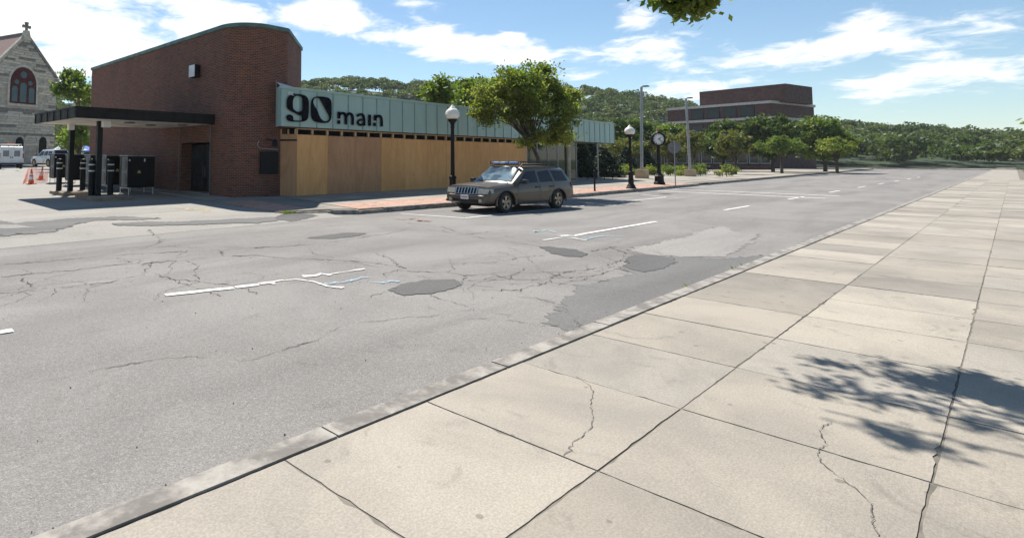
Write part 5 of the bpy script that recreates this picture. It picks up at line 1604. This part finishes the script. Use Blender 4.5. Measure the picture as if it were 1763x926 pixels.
def clumps(blobs, per, spread, seed, flat=0.75):
    """blobs: list of (x,y,z,r); leaves gather in clumps on and inside each blob"""
    g = np.random.default_rng(seed)
    out = []
    for (x, y, z, r) in blobs:
        k = max(3, int(10 * r * r))
        for _ in range(k):
            d = g.normal(size=3); d /= np.linalg.norm(d)
            c = np.array([x, y, z]) + d * r * g.uniform(0.55, 1.0) ** 0.5 * np.array([1, 1, flat])
            m_ = int(per * g.uniform(0.5, 1.5))
            out.append(c + g.normal(size=(m_, 3)) * spread * np.array([1, 1, 0.65]) * g.uniform(0.7, 1.3))
    return np.concatenate(out)


def tree(name, label, loc, blobs, leafmat, size, per, spread, trunk, group=None, seed=1, cat='tree', limbs=True, flat=0.75):
    t = thing(name, label, cat, loc, 0, group)
    leaves_mesh('crown', clumps(blobs, per, spread, seed, flat), size, leafmat, t, seed=seed)
    mb = MB()
    pts, r0 = trunk
    mb.tube(pts, [r0 * (1 - 0.55 * i / (len(pts) - 1)) for i in range(len(pts))], 8)
    if limbs:
        tip = Vector(pts[-1]); mid = Vector(pts[len(pts) // 2])
        for i, (x, y, z, r) in enumerate(blobs):
            s0 = tip if (i % 2 or name == 'pavement_tree') else mid
            e = Vector((x, y, z)); m_ = s0.lerp(e, 0.5) + Vector((0, 0, 0.12 * (e - s0).length))
            mb.tube([s0, m_, e], [r0 * 0.38, r0 * 0.24, r0 * 0.08], 6)
    mb.build('trunk', bark, t, 50)
    return t


# main street tree: crown outline from the photograph at its own depth
tb = Vector((25.6, 14.1, 0)); tb.z = zwalk(tb.x, tb.y)
TZ = tb.x * math.cos(YAW) + tb.y * math.sin(YAW)
def rb(u, v, dz, r, Z=TZ, o=tb):
    if o is tb and r > 0: u, v = 900 + (u + 7 - 900) * 0.97, v - 7
    p = ad(u, v, Z + dz); return (p.x - o.x, p.y - o.y, p.z - o.z, r)
blobs = [rb(840, 150, 0.3, .7), rb(868, 140, -0.4, .75), rb(905, 135, 0.5, .8), rb(942, 142, -0.3, .75), rb(964, 160, 0.2, .6), rb(832, 165, -0.4, .7), rb(860, 160, .6, .9), rb(900, 158, -0.9, .95), rb(940, 165, 0.6, .85), rb(966, 182, -0.2, .55),
         rb(828, 195, -0.2, .5), rb(822, 205, -.3, .42), rb(850, 195, -0.6, .7), rb(885, 193, 0.8, .8), rb(915, 195, -0.5, .75), rb(948, 205, 0.3, .6), rb(868, 212, -.3, .45), rb(905, 222, 0.3, .5), rb(938, 228, 0.0, .5), rb(930, 245, -0.3, .38), rb(955, 226, -.3, .35), rb(968, 200, -.5, .4), rb(898, 252, -.4, .2), rb(912, 155, 1.2, .9), rb(880, 160, 1.3, .9), rb(972, 175, .5, .5), rb(820, 180, .3, .5), rb(890, 175, -1.1, .8), rb(925, 180, -1.0, .7), rb(855, 178, -.9, .7), rb(870, 150, -1.0, .7), rb(925, 148, -1.0, .7), rb(838, 210, -.2, .4), rb(950, 190, -.6, .6), rb(948, 252, .3, .32), rb(965, 240, .2, .36), rb(972, 222, .1, .4), rb(940, 240, .6, .4)]
mt = tree('street_tree', 'leafy green street tree with leaning trunk behind the SUV', tb, blobs, leaf_main, 0.075, 165, 0.2,
     ([(0, 0, -0.1)] + [rb(u, v, 0, 0)[:3] for u, v in ((928, 300), (926, 272), (915, 248), (902, 228), (895, 205))], 0.125), seed=5)

# trees behind the wing
def bgtree(label, u0, u1, vt, vb, Z, leafmat, size, per, spread, seed, name='background_tree', nb=14, group='trees behind the shop wing', flat=0.8, base=0.3):
    g = random.Random(seed)
    c = ad((u0 + u1) / 2, 272, Z); o = Vector((c.x, c.y, base))
    half = (u1 - u0) / 2 / FPX * Z
    zt = ad((u0 + u1) / 2, vt, Z).z - base; zb = ad((u0 + u1) / 2, vb, Z).z - base
    bl = []
    for k in range(nb):
        a = g.uniform(0, 6.283); f = math.sqrt(g.random())
        h_ = g.random()
        wid = math.sin(math.pi * min(0.98, 0.12 + 0.83 * (1 - h_))) ** 0.6
        r = half * g.uniform(0.3, 0.45)
        bl.append((math.cos(a) * f * max(0.05, half - r * 0.8) * wid, math.sin(a) * f * max(0.05, half - r * 0.8) * wid, zb + r * 0.6 + (zt - zb - r * 1.35) * h_, r))
    return tree(name, label, o, bl, leafmat, size, per, spread, ([(0, 0, -0.2), (0.1, 0, zb * 0.5), (0, 0.1, zb + (zt - zb) * 0.5)], 0.05 * half + 0.06), group, seed, flat=flat)


bgtree('bright green tree behind the middle of the teal fascia', 715, 800, 133, 190, 42, leaf_light, 0.16, 50, 0.26, 21)
bgtree('pale green tree just left of the street tree, behind the fascia', 770, 850, 135, 195, 46, leaf_light, 0.17, 50, 0.27, 22)
bgtree('dark green tree right of the street tree, behind the fascia', 935, 1000, 150, 225, 50, leaf_main, 0.17, 48, 0.28, 23)
bgtree('tree with sunlit leaves between church and brick wall', 96, 175, 118, 262, 58, leaf_light, 0.2, 40, 0.33, 24, group='trees beside the church', base=0.7)
bgtree('low dark tree behind the canopy post beside the church', 98, 150, 200, 262, 66, leaf_main, 0.2, 40, 0.33, 25, group='trees beside the church', base=0.7)


def conifer(label, u, vt, Z, rad, seed, base=0.3):
    c = ad(u, 272, Z); o = Vector((c.x, c.y, base)); zt = ad(u, vt, Z).z - base
    t = thing('conifer', label, 'conifer', o, 0, 'dark conifers beside the plaza')
    g = np.random.default_rng(seed); out = []
    for k in range(260):
        h_ = g.random() ** 1.3; r = rad * (1 - h_) ** 0.8 * g.uniform(0.75, 1.08) + 0.05; a = g.uniform(0, 6.283)
        cc = np.array([math.cos(a) * r, math.sin(a) * r, 0.15 + zt * h_ - 0.12 * r])
        m_ = 34; tt = g.random((m_, 1)) ** 0.6
        out.append(np.array([0, 0, cc[2] + 0.2]) * (1 - tt) + cc * tt + g.normal(size=(m_, 3)) * 0.09)
    leaves_mesh('crown', np.concatenate(out), 0.1, leaf_dark, t, up=0.5, aspect=0.35, seed=seed)
    MB().tube([(0, 0, -0.1), (0, 0, zt * 0.9)], [0.1, 0.02], 7).build('trunk', bark, t)
conifer('dark conifer nearest the glazed shop end', 998, 238, 49, 1.6, 31)
conifer('tall dark conifer behind the others beside the plaza', 1017, 232, 52, 1.7, 32)
conifer('broad dark conifer right of the thin pale post', 1042, 262, 49.5, 1.9, 33)
conifer('small dark conifer behind the far lamp post', 1078, 258, 58, 1.5, 34)
conifer('dark conifer farthest right, behind the tall pole', 1112, 264, 60, 1.6, 35)

orn = [(1065, 232, 'yellow green ornamental tree left of the far lamp', 41), (1100, 238, 'yellow green ornamental tree behind the tall pole', 42), (1150, 226, 'yellow green ornamental tree behind the clock', 43), (1195, 222, 'yellow green ornamental tree behind the leaning pole', 44)]
for u, vt, lab, sd in orn:
    bgtree(lab, u - 33, u + 33, vt, 266, 62 + (sd % 3) * 2, leaf_yellow, 0.13, 34, 0.2, sd, 'ornamental_tree', 12, 'ornamental trees beyond the plaza', 0.55)
for k, (u, lab) in enumerate(((1265, 'yellow green ornamental tree right of the brick office corner'), (1345, 'yellow green ornamental tree in front of the brick office'), (1440, 'yellow green ornamental tree farthest along the street'))):
    bgtree(lab, u - 36, u + 36, 222 + 6 * k, 268, 66 + 6 * k, (leaf_yellow, leaf_light, leaf_main)[k], 0.14, 34, 0.2, 60 + k, 'ornamental_tree', 12, 'ornamental trees beyond the plaza', 0.6)

for k, (x, y, zt, lab) in enumerate(((70, -9, 8.5, 'round green tree on the lawn down the street'), (88, -12, 9.5, 'tall green tree on the lawn farther down the street'), (112, -12, 10, 'green tree on the lawn farthest down the street'))):
    g = random.Random(200 + k)
    bl_ = [(g.gauss(0, 1.6), g.gauss(0, 1.6), zt * g.uniform(0.45, 0.88), g.uniform(0.9, 1.5)) for _ in range(13)]
    tree('lawn_tree', lab, Vector((x, y, 0.15)), bl_, (leaf_main, leaf_light, leaf_main)[k], 0.2, 40, 0.3, ([(0, 0, -0.1), (0, 0.1, zt * 0.3), (0.1, 0, zt * 0.6)], 0.22), 'trees on the lawn down the street', 210 + k)

for k, (u, w, vt, Z, lab) in enumerate(((1085, 90, 205, 84, 'broad green tree behind the far lamp and tall pole'), (1160, 80, 214, 88, 'broad green tree behind the clock and the stop sign'), (1245, 90, 208, 84, 'broad green tree hiding the brick office floors'), (1330, 90, 202, 80, 'broad green tree at the end of the brick office'), (1420, 100, 205, 84, 'broad green tree right of the brick office'))):
    bgtree(lab, u - w / 2, u + w / 2, vt, 268, Z, (leaf_hill2, leaf_light, leaf_hill2)[k % 3], 0.24, 42, 0.4, 300 + k, 'plaza_tree', 16, 'broad trees beyond the plaza')

# shrubs in the bed
for k, (u, vt, w, mt_, lab) in enumerate(((1072, 284, 28, leaf_main, 'low clipped shrub left of the tall pole'), (1095, 288, 22, leaf_light, 'low shrub behind the near tan pole base'), (1125, 285, 30, leaf_main, 'low shrub just left of the clock post'),
                                       (1150, 282, 26, leaf_light, 'pale green shrub right of the clock post'), (1172, 286, 22, leaf_main, 'low shrub behind the stop sign post'), (1205, 283, 30, leaf_light, 'green shrub right of the leaning pole base'), (1250, 286, 34, leaf_main, 'dark shrub beyond the leaning pole'))):
    c = ad(u, 272, 56 + (k % 3)); o = Vector((c.x, c.y, 0.2)); g = random.Random(70 + k)
    half = w / 2 / FPX * 56; zt = ad(u, vt, 56).z - 0.2
    t = thing('shrub', lab, 'shrub', o, 0, 'shrubs along the plaza bed')
    bl = [(g.uniform(-half, half) * 0.8, g.uniform(-.4, .4), zt * g.uniform(0.35, 0.7), 0.5) for _ in range(7)]
    leaves_mesh('foliage', clumps(bl, 60, 0.16, 80 + k), 0.075, mt_, t, seed=k)
    MB().tube([(0, 0, -0.05), (0.05, 0, zt * 0.5)], [0.05, 0.03], 6).build('stem', bark, t)

# ------------------------------------------------------------------ buildings beyond the plaza
lowc = M('low_building_white', (0.42, 0.42, 0.43), 0.7, (0.35, 0.35, 0.36), 1)
a = ad(985, 272, 92); b = ad(1330, 272, 100)
dv = Vector((b.x - a.x, b.y - a.y)); L0 = dv.length
lo = thing('long_low_building', 'long low pale building behind the ornamental trees', 'building', (a.x, a.y, 0), math.atan2(dv.y, dv.x))
MB().box(0, 0.3, 0, L0, 12, 3.9).build('wall', brown_black, lo)
MB().box(-0.4, -0.6, 3.9, L0 + 0.4, 12.5, 4.6).build('roof_fascia', lowc, lo)
MB().box(0, 0.15, 0, L0, 0.29, 1.0).build('plinth', M('low_brick', (0.16, 0.07, 0.05), 0.8), lo)
n_ = 16
for k in range(n_):
    w = L0 / n_
    f_ = MB().box(k * w + 0.15, 0.2, 1.2, (k + 1) * w - 0.15, 0.29, 3.4).build('window', lowc, lo)
    MB().box(k * w + 0.3, 0.17, 1.35, (k + 1) * w - 0.3, 0.198, 3.25).build('pane', glass_dk, f_)

a = ad(1152, 272, 128); b = ad(1330, 272, 110)
dv = Vector((b.x - a.x, b.y - a.y)); L0 = dv.length
ob = thing('brick_office_block', 'dark brown brick office block with pale horizontal bands', 'building', (a.x, a.y, 0), math.atan2(dv.y, dv.x))
ob_b = M('office_brick', (0.085, 0.04, 0.032), 0.8, (0.065, 0.031, 0.026), 1.5); band_m = M('office_band', (0.5, 0.47, 0.44), 0.7)
ztop = ad(1152, 187, 128).z
zl = [0.0, ztop - 7.2, ztop - 3.6, ztop]
MB().box(0, 0, 0, L0, 18, ztop - 0.2).build('wall', ob_b, ob)
for z_ in (ztop - 6.9, ztop - 3.6, ztop - 0.5):
    MB().box(-0.25, -0.25, z_, L0 + 0.25, 18.2, z_ + 0.5).build('band', band_m, ob)
MB().box(5.5, 3, ztop - 0.2, 22, 14, ztop + 3.4).build('penthouse', ob_b, ob)
for r, z_ in enumerate((ztop - 6.2, ztop - 2.9)):
    for k in range(9):
        x = 5.2 + k * 3.3
        if x + 2.6 < L0:
            w = MB().box(x, -0.06, z_, x + 2.7, 0.02, z_ + 2.2).build('window', brown_black, ob)
            MB().box(x + 0.1, -0.09, z_ + 0.1, x + 2.6, -0.065, z_ + 2.1).build('pane', glass_dk, w)

# ------------------------------------------------------------------ wooded hill
prof = [(-400, 190), (0, 165), (110, 158), (300, 150), (500, 140), (530, 138), (560, 134), (600, 130), (640, 133), (690, 138), (735, 142), (850, 144), (985, 150), (1050, 155), (1100, 161), (1150, 168), (1200, 177), (1350, 196), (1550, 214), (1800, 228), (2600, 250)]
def crest(az):
    u = PPX + FPX * math.tan(YAW - az); D = 340.0
    return 1.85 + (272 - lerp_tab(prof, u)) / FPX * D * math.cos(YAW - az) - 8.0
def hillz(r, az):
    t = max(0.0, min(1.0, (r - 165) / (340 - 165))); t = t * t * (3 - 2 * t)
    if r > 340: t = max(0.35, 1 - (r - 340) / 500)
    return -1 + (crest(az) + 1) * t + 2.0 * math.sin(r * 0.05 + az * 9) * t * 0.6
mb = MB(); vs = []
azs = [YAW - math.radians(56) + math.radians(96) * i / 96 for i in range(97)]
rs = [160, 180, 200, 220, 240, 260, 280, 300, 320, 340, 370, 420, 500]
for az in azs:
    for r in rs: vs.append((r * math.cos(az), r * math.sin(az), hillz(r, az)))
fs = [(i * 13 + j, i * 13 + j + 1, (i + 1) * 13 + j + 1, (i + 1) * 13 + j) for i in range(96) for j in range(12)]
hill = tag(mb.add(vs, [f[::-1] for f in fs]).build('hill', hill_m, None, 60), kind='structure')
cen = []
g = np.random.default_rng(99)
for i in range(2500):
    az = YAW + math.radians(g.uniform(-54, 34)); r = math.sqrt(g.uniform(170 ** 2, 352 ** 2))
    u = PPX + FPX * math.tan(YAW - az)
    if (180 < u < 500) or (u < 60): 
        if g.random() < 0.85: continue
    z0 = hillz(r, az); R = g.uniform(2.2, 5.0); Hc = R * g.uniform(0.8, 1.25)
    base = np.array([r * math.cos(az), r * math.sin(az), z0 + g.uniform(3.0, 5.8)])
    for l in range(5):
        d = g.normal(size=3); d[2] = abs(d[2]) * 0.8; d /= np.linalg.norm(d)
        c = base + d * np.array([R, R, Hc]) * 0.5
        m_ = 56
        e = g.normal(size=(m_, 3)); e /= np.linalg.norm(e, axis=1)[:, None]; e[:, 2] = np.abs(e[:, 2]) * 0.9 - 0.25
        cen.append(c + e * R * 0.52 * g.uniform(0.8, 1.1, size=(m_, 1)))
cen = np.concatenate(cen)
forest = leaves_mesh('hillside_forest', cen, 0.42, leaf_hill, None, up=0.3, aspect=0.7, seed=3)
tag(forest, 'dense green wood covering the hill behind the street', 'forest', kind='stuff')

# ------------------------------------------------------------------ near pavement tree, whose branch hangs in at the top
nb_ = Vector((7.6, -1.6, 0.14))
def nbv(u, v, Z, r): return rb(u, v, 0, r, Z, nb_)
bl = [nbv(1188, -4, 6.6, .14), nbv(1162, -14, 6.7, .13), nbv(1205, 8, 6.6, .1), nbv(1196, 18, 6.6, .07), nbv(1150, -2, 6.7, .07), nbv(1222, -24, 6.6, .17)]
g = random.Random(12)
for k in range(16):
    u = g.uniform(1240, 1790); bl.append(nbv(u, -75 - 0.06 * (u - 1240) + g.uniform(-130, 30), g.uniform(4.8, 7.2), g.uniform(0.3, 0.5)))
for k in range(12): bl.append((g.uniform(-2.5, 1.5), g.uniform(-2.5, 1.5), g.uniform(4.2, 6.2), g.uniform(0.5, 0.8)))
for k in range(13): bl.append((g.uniform(-1.4, 1.3), g.uniform(3.6, 6.3), g.uniform(5.7, 7.0), g.uniform(0.35, 0.6)))  # extra crown above the view, added to throw dappled shade on the pavement
tree('pavement_tree', 'overhanging leafy branch of the near pavement tree at top right', nb_, bl, leaf_main, 0.05, 80, 0.1,
     ([(0, 0, -0.1), (0.05, 0, 0.9), (0.0, 0.08, 2.4), (0.0, 0.0, 4.0), (0.1, 0.3, 5.6)], 0.14), seed=77)

# tufts of grass at kerbs
def tuft(label, p, n, hgt, seed):
    t = thing('grass_tuft', label, 'grass', p, 0, 'kerb weeds')
    g = random.Random(seed); mb = MB()
    for k in range(n):
        a = g.uniform(0, 6.28); x, y = g.gauss(0, 0.12), g.gauss(0, 0.05); l = hgt * g.uniform(0.5, 1.2)
        d = Vector((math.cos(a), math.sin(a), 0)); s_2 = Vector((-d.y, d.x, 0)) * 0.006
        b0 = Vector((x, y, -0.01)); mb.add([b0 - s_2, b0 + s_2, b0 + d * l * 0.3 + Vector((0, 0, l * .7)) + s_2 * .6, b0 + d * l * 0.8 + Vector((0, 0, l))], [(0, 1, 2), (0, 2, 3)])
    mb.build('blades', leaf_light, t)['kind'] = 'stuff'
tuft('weeds growing from the kerb left of the plywood', Vector((10.95, 14.45, 0.06)), 60, 0.14, 1)
tuft('weeds at the near kerb in the lower right', Vector((9.0, yn(9.0) + 0.04, 0.0)), 70, 0.11, 2)
tuft('weeds at the near kerb farther along', Vector((11.3, yn(11.3) + 0.04, 0.0)), 50, 0.1, 3)

# ------------------------------------------------------------------ summer haze in the air
hz = MB().box(-1510, -1510, -2.2, 1810, 2210, 62).build('haze', hill_m)
hz['kind'] = 'stuff'
hm = bpy.data.materials.new('haze_air'); hm.use_nodes = True
hm.node_tree.nodes.clear()
_o = hm.node_tree.nodes.new('ShaderNodeOutputMaterial'); _v = hm.node_tree.nodes.new('ShaderNodeVolumePrincipled')
_v.inputs['Color'].default_value = (0.86, 0.93, 1.0, 1); _v.inputs['Density'].default_value = 0.00019
hm.node_tree.links.new(_v.outputs[0], _o.inputs['Volume'])
hz.data.materials.clear(); hz.data.materials.append(hm)
